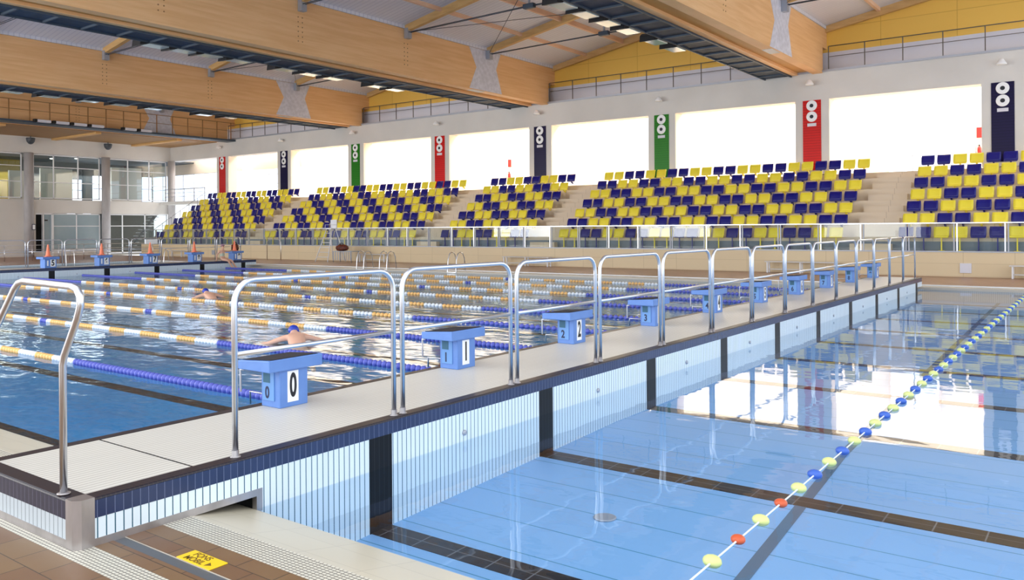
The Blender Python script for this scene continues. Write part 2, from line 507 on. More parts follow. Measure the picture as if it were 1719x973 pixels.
# ---- pool basins
RF, DF = -.55, -.80
def zf(y): return -.66 + .18 * min(1, (y - 3.72) / 5.28) + (0 if y < 9 else .05 * (y - 9) / 19.6)
g = MB().prism([(PY0, -.9), (PY1, -.9), (PY1, zf(PY1)), (9, zf(9)), (PY0, zf(PY0))], 0, BX1 - .3, 9); struct(g.build('floor_shallow_pool', 'poolfloor'))
g = MB().box(-52, PY0, DF - .1, BX1 - .3, PY1, DF); struct(g.build('floor_deep_pool', 'deepfloor'))
g = MB().box(-52, PY1 - .02, DF, 9, PY1, -.1); struct(g.build('wall_pool_sides', 'whitet_x'))
g = MB().box(BX1 - .06, PY0 - .02, -.7, 9, PY0, -.135); struct(g.build('wall_pool_near', 'poolfloor'))
g = MB().box(-52, PY0 - .02, DF, BX0, PY0 + .001, -.135); struct(g.build('wall_deep_near', 'deepfloor'))
g = MB().box(-52, PY0 - .02, -.135, 9, PY0 + .001, -.115); struct(g.build('trim_pool_edge', 'deepline'))
g = MB().box(-52, PY0, DF, -51.9, PY1, -.02); struct(g.build('wall_pool_end', 'whitet_y'))
# lane lines on the floors
for k in range(10):
    y = 4.97 + 2.49 * k
    g = MB().prism([(y - .117, zf(y - .117) - .05), (y + .117, zf(y + .117) - .05), (y + .117, zf(y + .117) + .004), (y - .117, zf(y - .117) + .004)], 0, BX1 - .1, 7)
    struct(g.build('trim_lane_line', 'poolline', None, True))
    g = MB().box(FX1 + 1.6, y + .05 - .14, DF, BX0 - 1.9, y + .05 + .14, DF + .004).box(BX0 - 2.18, y - .45, DF, BX0 - 1.9, y + .55, DF + .004)
    struct(g.build('trim_deep_line', 'deepline'))
g = MB().add([(-2.08, 3.72, RF + .003), (-1.98, 3.72, RF + .003), (-2.75, 27, RF + .003), (-2.85, 27, RF + .003)], [(0, 1, 2, 3)])
g = MB()
for ya, xa, yb, xb in ((3.75, -2.10, 9, -2.40), (9, -2.40, 28.5, -3.05)):
    g.add([(xa - .05, ya, zf(ya) + .003), (xa + .05, ya, zf(ya) + .003), (xb + .05, yb, zf(yb) + .003), (xb - .05, yb, zf(yb) + .003)], [(0, 1, 2, 3)])
struct(g.build('trim_floor_seam', 'seam'))
o = MB().lathe([(.10, 0), (.10, .008), (.085, .012)], (-3.62, 6.2, zf(6.2)), 20).build('floor_drain', 'galv', rebase=True)
tag(o, 'round grey drain cover on the floor of the clear near pool', 'drain')
# water
g = MB().add([(BX1, PY0, WL), (9, PY0, WL), (9, PY1, WL), (BX1, PY1, WL)], [(0, 1, 2, 3)])
w = g.build('pool_water', 'water_r'); tag(w, 'calm clear light blue water of the near pool right of the walkway', 'water', kind='stuff')
g = MB().add([(FX1, PY0, WL), (BX0, PY0, WL), (BX0, PY1, WL), (FX1, PY1, WL)], [(0, 1, 2, 3)])
w = g.build('pool_water', 'water_l'); tag(w, 'rippled deep blue water of the lane pool beyond the walkway', 'water', kind='stuff')
g = MB().add([(-51.9, PY0, WL), (FX0, PY0, WL), (FX0, PY1, WL), (-51.9, PY1, WL)], [(0, 1, 2, 3)])
w = g.build('pool_water', 'water_l'); tag(w, 'strip of grey blue water behind the far bulkhead with the orange cones', 'water', kind='stuff')

# ---- movable bulkheads (long walkways across the pool)
def bulkhead(x0, x1, label, front_sign, detail):
    t = thing('bulkhead_walkway', label, 'walkway', ((x0 + x1) / 2, BY0, 0))
    cx, cy = (x0 + x1) / 2, BY0
    def bd(mb, name, mt):
        mb.v = [(v[0] - cx, v[1] - cy, v[2]) for v in mb.v]
        return mb.build(name, mt, t)
    y0, y1 = BY0, BY1
    zb = -.02 + .06
    nos = .12
    bd(MB().box(x0 + nos, y0 + nos, .2, x1 - nos, y1 - nos, DZ), 'deck_panel', 'grate')
    bd(MB().box(x0 + nos, 3.275, DZ, x1 - nos, 3.287, DZ + .002), 'panel_joint', 'black')
    # nosing: rounded dark tiles along both long edges and the end
    def nosing(xe, s, name):
        prof = [(xe - s * nos, .2), (xe - s * nos, DZ + .001), (xe - s * .012, DZ + .001), (xe - s * .003, DZ - .004), (xe, DZ - .013), (xe - s * .004, DZ - .016), (xe - s * .004, .2)]
        if s < 0: prof = prof[::-1]
        bd(MB().prism(prof, 1, y0 + .08, y1), name, 'nosing')
    nosing(x1, 1, 'edge_nosing'); nosing(x0, -1, 'edge_nosing')
    bd(MB().prism([(y0 + nos, .25), (y0 + nos, DZ + .001), (y0 + .012, DZ + .001), (y0 + .003, DZ - .004), (y0, DZ - .013), (y0 + .004, DZ - .016), (y0 + .004, .25)][::-1], 0, x0 + nos, x1 - nos), 'end_nosing', 'nosing_x')
    # dark tile band under the nosing, white tiles to below the water
    for xe, s in ((x1, 1), (x0, -1)):
        bd(MB().box(xe - s * .06, y0 + .08, .17, xe - s * .001, y1, DZ - .015), 'navy_tile_band', 'navy_y')
        bd(MB().box(xe - s * .06, y0 + .08, zb, xe - s * .003, PY0 + .04, .17), 'white_tile_band', 'whitet_y')
        zb_ = DF
        bd(MB().box(xe - s * .06, PY0 + .04, zb_, xe - s * .003, 27.55, .17).box(xe - s * .06, 27.55, .03, xe - s * .003, y1, .17), 'white_tile_band', 'whitet_y')
        q = [(y0 + .06, -.005), (PY0, -.005), (PY0, -.12), (PY0 + .05, -.12), (PY0 + .05, .045), (y0 + .06, .045)]
        bd(MB().prism(q, 0, min(xe - s * .05, xe + s * .002), max(xe - s * .05, xe + s * .002)), 'steel_sill', 'steel_dull')
    bd(MB().box(x0 + .06, y0 + .001, .17, x1 - .06, y0 + .06, DZ - .015), 'navy_end_band', 'navy_x')
    bd(MB().box(x0 + .06, y0 + .003, .045, x1 - .06, y0 + .06, .17), 'white_end_band', 'whitet_x')
    bd(MB().box(x0 + .06, y0 - .001, .0, x1 - .06, y0 + .05, .047), 'end_sill', 'steel_dull')
    bd(MB().box(x0 + .06, y0 + .06, .06, x1 - .06, PY0 + .1, .2).box(x0 + .06, PY0 + .06, DF + .1, x1 - .06, y1 - 1, .2), 'core', 'void')
    # chamfered stainless corner
    for xe, s in ((x1, 1), (x0, -1)):
        c = .115; k = .035
        poly = [(xe - s * c, y0 - .004), (xe - s * k, y0 - .004), (xe + s * .004, y0 + k), (xe + s * .004, y0 + c), (xe - s * c, y0 + c)]
        if s < 0: poly = poly[::-1]
        bd(MB().prism(poly, 2, 0, DZ + .005), 'corner_casing', 'steel_dull')
    # black lane marks down the side and small bolts between
    for k in range(10):
        y = 4.97 + 2.49 * k
        for xe, s in ((x1, 1), (x0, -1)):
            bd(MB().box(xe - s * .03, y - .13, DF + .02, xe + s * .0015, y + .13, .17), 'lane_mark', 'padt')
            if k < 9 and xe == x1:
                bd(MB().lathe([(.026, 0), (.026, .012), (.012, .02)], (xe, y + 1.1, -.02), 12, axis=(s, 0, 0)), 'rope_socket', 'galv')
    return t


bulkhead(BX0, BX1, 'long movable walkway with slatted cream deck and navy tile edge between the two near pools', 1, True)
bulkhead(FX0, FX1, 'far movable bulkhead with black top edge carrying blocks with orange cones', 1, False)

# ---- guard rails on the near bulkhead
def rail_frame(w=1.61, h=1.27, mid=.735, r=.022, foot=True, R=.17, seg=12):
    """a hoop in the YZ plane standing on y=0..w"""
    P = lambda u, v: (0, u, v)
    top = MB()
    pts = [P(0, 0), P(0, h - R)] + arc((R, h - R), R, PI, PI / 2, 6, P)[1:] + [P(w / 2, h)] + arc((w - R, h - R), R, PI / 2, 0, 6, P) + [P(w, 0)]
    top.tube(pts, r, seg)
    md = MB().tube([P(0, mid), P(w, mid)], r * .82, seg)
    ft = MB()
    ft = [MB().lathe([(r + .016, 0), (r + .016, .006), (r + .004, .010), (r + .004, .05)], (0, y, 0), 16) for y in (0, w)]
    return top, md, ft


t = thing('guard_rail', 'stainless guard rail hoop on the walkway edge behind starting block 0', 'railing', (-5.16, 3.60, DZ), 0, 'guard rail hoops along the walkway')
a, b, c = rail_frame()
a.build('hoop', 'steel', t); b.build('mid_rail', 'steel', t)
for q in c: q.build('foot_flange', 'steel_dull', t)
freeze(t)
rl0 = t
ords = ['first', 'second', 'third', 'fourth', 'fifth', 'sixth', 'seventh', 'eighth', 'ninth', 'tenth', 'eleventh', 'twelfth', 'thirteenth', 'fourteenth', 'fifteenth', 'sixteenth', 'seventeenth', 'eighteenth', 'nineteenth', 'twentieth', 'twenty-first', 'twenty-second', 'twenty-third', 'twenty-fourth']
rl0['label'] = 'stainless guard rail hoop nearest the camera, standing by starting block 0'
for k in range(1, 14):
    dup(rl0, (-5.16, 3.60 + 1.72 * k, DZ), label='stainless guard rail hoop on the walkway edge, %s hoop from block 0' % ords[k])
# end rail over the bulkhead's near end
t = thing('end_rail', 'bent stainless handrail standing on the steel corner of the walkway', 'railing', (-5.31, 2.47, DZ + .004))
pts = [(0, 0, 0), (0, 0, .80), (.02, 0, .86), (.19, 0, 1.10), (.23, .0, 1.18), (.225, 0, 1.235), (.19, 0, 1.275), (.13, 0, 1.29), (-.52, 0, 1.305), (-.60, 0, 1.29), (-.66, 0, 1.25), (-.95, 0, .97), (-1.05, 0, .85), (-1.08, 0, .7), (-1.08, 0, 0)]
def smoothp(pts, n=4):
    P = [Vector(p) for p in pts]; out = []
    for i in range(len(P) - 1):
        p0, p1, p2, p3 = P[max(i - 1, 0)], P[i], P[i + 1], P[min(i + 2, len(P) - 1)]
        if (p2 - p1).length > .3: out.append(p1); continue
        for k in range(n):
            s = k / n
            out.append(.5 * ((2 * p1) + (p2 - p0) * s + (2 * p0 - 5 * p1 + 4 * p2 - p3) * s * s + (3 * p1 - p0 - 3 * p2 + p3) * s ** 3))
    out.append(P[-1]); return out
pts = smoothp(pts, 3) if False else pts
MB().tube(pts, .022, 14).build('hoop', 'steel', t)
for q in (0, -1.08): MB().lathe([(.04, 0), (.04, .006), (.028, .012)], (q, 0, 0), 18).build('foot_flange', 'steel_dull', t)

# ---- starting blocks
def block(num, loc, sx=1, far=False, extra=''):
    t = thing('starting_block', 'blue starting block numbered %s on the near walkway' % num, 'starting block', loc, 0, 'starting blocks')
    # body: x -0.135..0.135, y -0.16..0.16 ; slab overhangs
    MB().bbox(-.135, -.16, 0, .135, .16, .37, .008).build('pedestal', 'block_blue', t)
    s = MB()
    # slab slightly wedge shaped: low edge towards the water (-x)
    poly = [(-.30, .345), (.17, .345), (.17, .455), (-.30, .425)]
    s.prism(poly, 1, -.30, .31)
    slab = s.build('platform', 'block_blue', t)
    bv = slab.modifiers.new('b', 'BEVEL'); bv.width = .008; bv.segments = 2
    MB().add([(-.27, -.265, .4285), (.145, -.265, .4555), (.145, .275, .4555), (-.27, .275, .4285), (-.27, -.265, .432), (.145, -.265, .459), (.145, .275, .459), (-.27, .275, .432)],
             [(3, 2, 1, 0), (4, 5, 6, 7), (0, 1, 5, 4), (1, 2, 6, 5), (2, 3, 7, 6), (3, 0, 4, 7)]).build('grip_mat', 'block_grip', t)
    pl = MB().bbox(-.105, -.170, .06, .06, -.158, .335, .003).build('side_plate', 'block_plate', t)
    MB().box(-.092, -.1725, .225, .005, -.169, .325).build('speaker_mesh', 'block_grille', pl)
    text('numeral', num, (-.035, -.1705, .13), (PI / 2, 0, 0), .15, 'ink_blue', pl, .8, .002, .004)
    fp = MB().bbox(.134, -.075, .045, .1375, .05, .33, .001).build('number_board', 'sign_white', t)
    text('numeral', num, (.1385, -.0125, .188), (PI / 2, 0, PI / 2), .30, 'ink', fp, .52, .002, .008)
    # backstroke grip bars towards the water
    MB().tube([(-.13, -.12, .10), (-.36, -.12, .10), (-.36, -.12, -.02)], .009, 8).build('grip_bar', 'steel', t)
    MB().tube([(-.30, -.24, .33), (-.34, -.24, .33), (-.34, -.24, .12)], .011, 8).build('grip_bar', 'white_paint', t)
    return t


for k in range(10):
    block(str(k), (-6.335, 4.96 + 2.5 * k, DZ))
for k in range(5):
    t = thing('starting_block', 'blue starting block marked %d on the far bulkhead under an orange cone' % (5 + k), 'starting block', (-38.85, 17.45 + 2.42 * k, DZ), 0, 'far starting blocks')
    MB().bbox(-.16, -.25, 0, .3, .25, .42, .01).build('pedestal', 'block_blue', t)
    MB().bbox(-.3, -.36, .40, .36, .36, .50, .01).build('platform', 'block_blue', t)
    p = MB().box(.30, -.02, .06, .306, .20, .38).build('number_board', 'sign_white', t)
    text('numeral', str(5 + k), (.308, .09, .22), (PI / 2, 0, PI / 2), .36, 'ink', p, .8, .002, .01)
    p = MB().box(.30, -.16, .10, .306, -.10, .34).build('number_board', 'sign_white', t)
    MB().tube([(.1, .3, .4), (.1, .42, .38), (.1, .42, .1)], .012, 8).build('grip_bar', 'white_paint', t)
    c = thing('traffic_cone', 'orange cone standing on far block marked %d' % (5 + k), 'cone', (-38.85, 17.47 + 2.42 * k, DZ + .50), 0, 'orange cones on the far blocks')
    MB().bbox(-.14, -.14, 0, .14, .14, .03, .01).build('base', 'cone', c)
    MB().lathe([(.115, .03), (.10, .06), (.035, .50), (.02, .55), (.0, .56)], (0, 0, 0), 16).build('body', 'cone', c)

# white lamp board behind cone 7
o = MB().bbox(-41.9, 23.75, 1.22, -41.8, 24.45, 1.47, .02).build('notice_board', 'sign_white', None, True)
tag(o, 'small white board on the rail behind the cone on block 7', 'board')
MB().box(-41.87, 24.08, 0, -41.83, 24.13, 1.23).build('post', 'steel').parent = o
bpy.data.objects[[c.name for c in bpy.data.objects if c.parent == o][0]].matrix_parent_inverse = Matrix.Translation(-Vector(o.location))

# rails of the far bulkhead
a, b, c = rail_frame(1.5, 1.24, .72, .022)
t = thing('guard_rail', 'x', 'railing', (-39.75, 15.4, DZ), 0, 'guard rail hoops on the far bulkhead')
a.build('hoop', 'steel', t); b.build('mid_rail', 'steel', t)
freeze(t); fr0 = t
fr0['label'] = 'steel guard rail hoop on the far bulkhead left of the leftmost cone'
for k in range(1, 8):
    dup(fr0, (-39.75, 15.4 + 1.61 * k, DZ), label='steel guard rail hoop on the far bulkhead, %s from the left edge of the photo' % ords[k])

# ---- lane ropes
def float_disc(r, w, seg=8):
    return [(r * .45, -w / 2), (r * .5, -w * .3), (r, -w * .18), (r * 1.02, 0), (r, w * .18), (r * .5, w * .3), (r * .45, w / 2)]


def rope_color(x):
    a, b = BX0 - x, x - FX1       # distances from both ends
    if a < 6.45 or b < 5.2: return 0
    if abs(x + 19.6) < .16 or abs(x + 26.4) < .16: return 0
    return 1 if int((a - 6.45) / .62) % 2 == 0 else 2


RC = ['rope_blue', 'rope_white', 'rope_orange']
RN = ['blue_float', 'white_float', 'orange_float']
for k in range(9):
    y = 6.23 + 2.5 * k
    where = ['nearest the camera, ending beside starting block 0', 'ending between blocks 1 and 2'] [k] if k < 2 else 'ending between blocks %d and %d' % (k, k + 1)
    t = thing('lane_rope', 'blue, white and orange lane rope %s' % where, 'lane rope', (FX1 + .02, y, WL + .02), 0, 'lane ropes of the blue pool')
    MB().tube([(-.0, 0, 0), (BX0 - FX1 - .04, 0, 0)], .008, 6).build('cable', 'cord', t)
    pitch = .098 if k < 3 else .13
    rr = .052
    x = BX0 - .10; n = 0
    runs = []; rest = MB()
    while x > FX1 + .1:
        c = rope_color(x)
        px = x - FX1 - .02
        if k < 1 and n < 100:
            mb = MB().lathe(float_disc(rr, .085), (0, 0, 0), 12, axis=(1, .0, 0))
            o = mb.build(RN[c], RC[c], t); o.location = (px, 0, 0)
        elif k < 1:
            rest.lathe(float_disc(rr, .085), (px, 0, 0), 8, c, axis=(1, 0, 0))
        else:
            if not runs or runs[-1][0] != c: runs.append((c, MB()))
            runs[-1][1].lathe(float_disc(rr, pitch * .87), (px, 0, 0), 10 if k < 4 else 7, axis=(1, 0, 0))
        x -= pitch; n += 1
    if rest.v:
        o = rest.build('far_floats', RC, t); o['kind'] = 'stuff'
    for c, mb in runs:
        mb.build(RN[c] + '_run', RC[c], t)

# rope with round buoys across the near pool
t = thing('buoy_rope', 'thin white rope with spaced yellow, blue and orange buoys across the near pool', 'lane rope', (-2.0, PY0, WL))
pts = [(0 - .0115 * (y), y, .008) for y in [i * 1.0 for i in range(0, 25)]] + [(-.29, 24.85, .008)]
MB().tube(pts, .007, 6).build('cord', 'cord', t)
seq = 'yryrybybyBy'
y = 4.72; i = 0
while y < 28.4:
    if i == 0: c = 'buoy_yellow'
    elif i in (1, 3): c = 'buoy_red'
    else: c = 'buoy_yellow' if i % 2 == 0 else 'buoy_blue'
    ry = .060 if c != 'buoy_red' else .048
    mb = MB().lathe([(.016, -.045), (ry * .75, -.034), (ry, -.012), (ry, .004), (ry * .85, .022), (ry * .4, .04), (.014, .045)], (0, 0, 0), 14, axis=(0, 1, 0))
    yy = y - PY0
    o = mb.build({'buoy_yellow': 'yellow_buoy', 'buoy_red': 'orange_buoy', 'buoy_blue': 'blue_buoy'}[c], c, t)
    o.location = (-.0115 * yy, yy, .012); o.scale = (1, 1, .66)
    y += .427; i += 1

# ---- warning plate and small things on the near deck
t = thing('floor_sign', 'yellow floor plate reading FONS MOBIL with an arrow beside the walkway corner', 'sign', (-4.345, 2.80, 0))
MB().bbox(-.165, -.062, 0.0, .165, .062, .006, .002).build('plate', 'sign_yellow', t)
text('lettering', 'FONS', (-.03, .027, .0065), (0, 0, 0), .062, 'sign_ink', t, 1.0, .0006, .001)
text('lettering', 'MÒBIL', (-.03, -.030, .0065), (0, 0, 0), .062, 'sign_ink', t, 1.0, .0006, .001)
MB().prism([(.085, -.045), (.125, -.022), (.085, .002)], 2, .006, .0068).build('arrow', 'sign_ink', t)

# ================================================================== STAND
NR = 7
SX0, SX1 = -61.2, 4
tz = lambda k: .93 + .515 * k          # tread height of row k
st = MB()
poly = [(34.5, 0), (34.5, .93)]
for k in range(1, NR):
    yk = SY + SK * (k - 1) + .14
    poly += [(yk, tz(k - 1)), (yk, tz(k))]
yt = SY + SK * 6 + .14
poly += [(yt, tz(6)), (yt, tz(6) + .30), (46, tz(6) + .30), (46, 0)]
st.prism(poly[::-1], 0, SX0, SX1)
struct(st.build('floor_grandstand', 'stand'), 'stepped cream concrete grandstand', 'grandstand')
g = MB().box(SX0, 34.44, 0, SX1, 34.5, .90); struct(g.build('wall_stand_front', 'front_wall'))
g = MB().box(SX0, 34.42, .90, SX1, 34.52, .945); struct(g.build('trim_stand_coping', 'galv'))
g = MB().box(SX0, 35.38, .93, SX1, 35.45, 1.28); struct(g.build('trim_grey_band', 'grey_band'))  # grey band low behind the front seats
# aisle steps
secs = [('A0', -60.62, -49.12, 18, 1, 'far left block'), ('A1', -47.09, -33.07, 22, 0, 'wide block left of centre'),
        ('B', -31.09, -25.05, 10, 1, 'narrow ten seat block'), ('C', -23.12, -9.29, 22, 0, 'wide block right of centre'),
        ('D', -7.17, .21, 12, 1, 'rightmost block')]
aisles = [(-49.0, -47.2), (-32.95, -31.2), (-24.95, -23.2), (-9.1, -7.3)]
for a0, a1 in aisles:
    s = MB()
    for k in range(1, 7):
        yk = SY + SK * (k - 1) + .14
        s.box(a0 + .12, yk - .36, tz(k - 1), a1 - .12, yk, tz(k - 1) + .257)
    yk = SY + SK * 6 + .14
    s.box(a0 + .12, yk - .3, tz(6), a1 - .12, yk, tz(6) + .15)
    struct(s.build('floor_aisle_steps', 'stand'))

# ---- seats
def seat_mesh(row0):
    s = MB()
    w, h = .265, .40
    # curved back shell built as a bevelled slab leaning back
    nx, nz = 6, 5
    fr, bk = [], []
    for j in range(nz):
        for i in range(nx):
            u = -1 + 2 * i / (nx - 1); v = j / (nz - 1)
            x = u * w * (1 - .05 * (abs(v - .5) * 2) ** 4)
            z = .02 + v * h
            yb = -.06 + .10 * v + .035 * (u * u) * -1 + (.03 if v > .9 else 0)
            fr.append((x, yb, z)); bk.append((x, yb + .03, z))
    n = nx * nz
    fs = []
    for j in range(nz - 1):
        for i in range(nx - 1):
            a = j * nx + i
            fs.append((a, a + 1, a + nx + 1, a + nx)); fs.append((n + a, n + a + nx, n + a + nx + 1, n + a + 1))
    for i in range(nx - 1):
        fs.append((i, n + i, n + i + 1, i + 1)); t_ = (nz - 1) * nx + i; fs.append((t_, t_ + 1, n + t_ + 1, n + t_))
    for j in range(nz - 1):
        a = j * nx; fs.append((a, a + nx, n + a + nx, n + a)); a += nx - 1; fs.append((a, n + a, n + a + nx, a + nx))
    s.add(fr + bk, fs, 0, True)
    # tipped pan folded in front of the back
    s.bbox(-w * .93, -.15, .0, w * .93, -.085, .05, .015)
    s.prism([(-.14, .01), (-.05, .01), (-.03, .05), (-.12, .055)], 0, -w * .9, w * .9)
    return s


def bracket_mesh(row0):
    s = MB()
    if row0:
        s.box(-.022, -.05, -.50, .022, -.005, .02).box(-.10, -.10, -.50, .10, .05, -.49)
    else:
        s.prism([(-.10, .015), (.05, .015), (.16, -.09), (.16, -.13), (.10, -.13), (-.03, -.05)], 0, -.03, .03)
    s.box(-.22, -.07, -.012, .22, -.02, .012)
    return s


protos = {}
for r0_ in (0, 1):
    for col in ('yellow', 'blue'):
        o = seat_mesh(r0_).build('stadium_seat', 'seat_' + col)
        b_ = bracket_mesh(r0_).build('bracket', 'seat_' + col, o)
        tag(o, 'x', 'seat', 'tip-up seats of the grandstand')
        KIDS[o.name] = [b_]; protos[(r0_, col)] = [o, False]
        b_['_k'] = 1
        del b_['_k']
rowname = ['front row', 'second row', 'third row', 'fourth row', 'fifth row', 'sixth row', 'top row']
allseats = []
for nm, x0, x1, n, ph, bl in secs:
    sp = (x1 - x0 - .53) / (n - 1)
    for k in range(NR):
        for i in range(n):
            col = 'yellow' if ((i // 2) + k + ph) % 2 == 0 else 'blue'
            x = x0 + .265 + sp * i; y = SY + SK * k
            if x > .3 - (0.0) or x > -.085 * y + .8: continue
            vis = Vector((x, y, 0)).length
            allseats.append((vis, x, y, k, col, nm, i, n, bl))
allseats.sort()
rest_m = {'yellow': MB(), 'blue': MB()}
sm = {0: seat_mesh(0), 1: seat_mesh(1)}; bm_ = {0: bracket_mesh(0), 1: bracket_mesh(1)}
for idx, (vis, x, y, k, col, nm, i, n, bl) in enumerate(allseats):
    z = tz(k) + (.50 if k == 0 else .50)
    if k > 0: z = tz(k) + .52
    r0_ = 1 if k == 0 else 0
    if idx < 300:
        end = '%s from left end' % ords[i] if i < n - 1 else 'at right end'
        if i == 0: end = 'at left end'
        lab = '%s seat, %s, %s, %s' % (col, rowname[k], bl, end)
        pr = protos[(r0_, col)]
        if not pr[1]:
            o = pr[0]; pr[1] = True; o.location = (x, y, z); o['label'] = lab
        else:
            dup(pr[0], (x, y, z), label=lab)
    else:
        for src in (sm[r0_], bm_[r0_]):
            b0 = len(rest_m['yellow'].v)
            tgt = rest_m['yellow']
            mi = 0 if col == 'yellow' else 1
            tgt.v += [(v[0] + x, v[1] + y, v[2] + z) for v in src.v]
            tgt.f += [[b0 + q for q in f] for f in src.f]
            tgt.m += [mi] * len(src.f); tgt.sm += src.sm
o = rest_m['yellow'].build('stadium_seats', ['seat_yellow', 'seat_blue'])
tag(o, 'distant blue and yellow seats in the far left blocks of the grandstand', 'seat', 'tip-up seats of the grandstand', 'stuff')

# ---- glass balustrade in front of the stand
by = 34.47
nb = 0
t = None
for j in range(-1, 36):
    xr = -3.42 - 1.64 * j
    xl = xr - 1.64
    if xl < -60.9 or xr > 0: continue
    tt = thing('glass_panel', 'x', 'balustrade', ((xl + xr) / 2, by, .94), 0, 'glass panels in front of the stand')
    tt['label'] = 'glass balustrade panel below the seats, %s from the right photo edge' % (ords[nb] if nb < 24 else 'past the twentieth')
    if nb >= 24: tt['label'] = 'glass balustrade panel below the far left seats'
    h = .82
    MB().box(-h + .05, -.006, .03, h - .05, .006, 1.02).build('pane', 'glass', tt)
    for s in (-1, 1):
        MB().box(s * (h - .05) - .022, -.025, 0, s * (h - .05) + .022, .025, 1.04).build('post', 'galv' if j % 3 else 'steel', tt)
    MB().box(-h, -.03, 1.03, h, .03, 1.07).build('top_rail', 'steel', tt)
    nb += 1

# ================================================================== WALL ABOVE THE STAND
g = MB().box(LX, WY, 8.0, 4, WY + .85, 9.40); struct(g.build('wall_upper_band', 'white'))
g = MB().box(LX, WY - .06, 9.30, 4, WY, 9.40); struct(g.build('trim_band_edge', 'galv'))
g = MB().box(LX, WY + .8, 9.4, 4, WY + 1.0, 13.6)
g = MB().box(LX, WY + .75, 10.35, 4, WY + .95, 13.6); struct(g.build('wall_gable', 'yellow_wall'))
g = MB().box(LX, WY + .74, 9.4, 4, WY + .95, 10.35); struct(g.build('wall_gable_base', 'white_panel'))
bc = ['red', 'navyb', 'green', 'red', 'navyb', 'green', 'red', 'navyb']
bcn = ['red', 'navy', 'green', 'red', 'navy', 'green', 'red', 'navy']
pos_txt = ['beside the glazed corner at far left', 'second from the left corner', 'third from the left corner', 'left of the centre, between two openings', 'at the centre, above the narrow seat block', 'right of the centre, above the wide seat block', 'above the right end of the wide seat block', 'rightmost, near the right edge']
for k in range(8):
    x = -4.16 - 8.0 * (7 - k)
    xg = -60.1 + 8.0 * k + (.0)
    x = -60.1 + 7.99 * k
    g = MB().box(x - .80, WY, 4.4, x + .80, WY + .85, 8.0); g = struct(g.build('wall_pier', 'white'))
    g = MB().box(x + .80, WY + .04, 4.4, x + .81, WY + .85, 8.0); struct(g.build('trim_reveal', 'cream'))
    t = thing('tile_banner', '%s glazed tile banner on the pier %s' % (bcn[k], pos_txt[k]), 'banner', (x, WY, 4.9), 0, 'tile banners on the piers')
    MB().box(-.43, -.03, -.3, .43, 0, 3.09).build('tile_field', bc[k], t)
    for zz in (2.83, 2.30):
        d = MB().lathe([(.255, 0), (.255, .02), (.235, .035)], (0, -.03, zz), 28, axis=(0, -1, 0)).build('round_plate', 'sign_white', t)
        MB().lathe([(.09, 0), (.09, .01)], (0, -.066, zz), 20, axis=(0, -1, 0)).build('dark_centre', 'ink', d)
    if k != 0: MB().box(-.21, -.045, 1.83, .21, -.03, 1.98).build('name_plate', 'white_panel', t)
    # little bracket lamp above
    l = thing('wall_lamp', 'small white lamp on the band above the %s' % (bcn[k] + ' banner ' + pos_txt[k]), 'lamp', (x, WY, 8.78), 0, 'wall lamps above the piers')
    l['label'] = 'small white lamp above the %s banner, %s from the left' % (bcn[k], ords[k])
    MB().lathe([(.05, .16), (.09, .12), (.19, -.05), (.20, -.09), (.17, -.1)], (0, -.36, 0), 18).build('shade', 'sign_white', l)
    MB().tube([(0, 0, .06), (0, -.2, .12), (0, -.42, .10)], .02, 8).build('arm', 'white_panel', l)
# concourse behind the openings
CF = tz(6) + .30
g = MB().box(-62, 45.2, CF, 4, 45.4, 11); struct(g.build('wall_concourse', 'concourse'))
g = MB().box(-62, 41.75, 9.4, 4, 45.4, 9.5); struct(g.build('ceiling_concourse', 'concourse'))
g = MB().box(-62, 43, CF + 2.95, 4, 45.2, CF + 2.97)
# doors seen through the right opening
for dx in (-9.6,):
    d = MB(); d.box(dx - .1, 45.1, CF, dx + 0, 45.2, CF + 2.75).box(dx + 2.2, 45.1, CF, dx + 2.3, 45.2, CF + 2.75).box(dx, 45.1, CF + 2.6, dx + 2.2, 45.2, CF + 2.75)
    d = struct(d.build('door_1', 'cream'))
    MB().box(dx, 45.12, CF, dx + 1.08, 45.16, CF + 2.6).box(dx + 1.12, 45.12, CF, dx + 2.2, 45.16, CF + 2.6).build('door_pane', 'daylit', d)
    MB().box(dx + 1.075, 45.08, CF, dx + 1.125, 45.14, CF + 2.6).build('door_stile', 'galv', d)
    MB().tube([(dx, 45.05, CF + 1.05), (dx + 2.2, 45.05, CF + 1.05)], .018, 8).build('push_bar', 'galv', d)
# red fire point left opening and right opening
def firepoint(x, y, which):
    o = MB().bbox(x - .12, y - .08, CF + 1.75, x + .12, y, CF + 2.25, .01).build('alarm_box', 'redp', None, True)
    tag(o, 'small red fire box on the concourse wall %s' % which, 'fire box')
    t = thing('fire_extinguisher', 'red fire extinguisher hanging on the concourse wall %s' % which, 'fire extinguisher', (x, y - .1, CF + .75))
    MB().lathe([(.08, 0), (.09, .02), (.09, .5), (.05, .58), (.03, .6)], (0, 0, 0), 16).build('cylinder', 'redp', t)
    MB().bbox(-.03, -.05, .6, .03, .03, .67, .008).build('valve', 'black', t)
    MB().tube([(.0, -.04, .64), (-.12, -.04, .6), (-.15, -.04, .4), (-.12, -.04, .2)], .012, 6).build('hose', 'black', t)
firepoint(-33.6, 45.2, 'behind the fourth opening')
firepoint(-5.58, 45.2, 'by the rightmost navy banner')
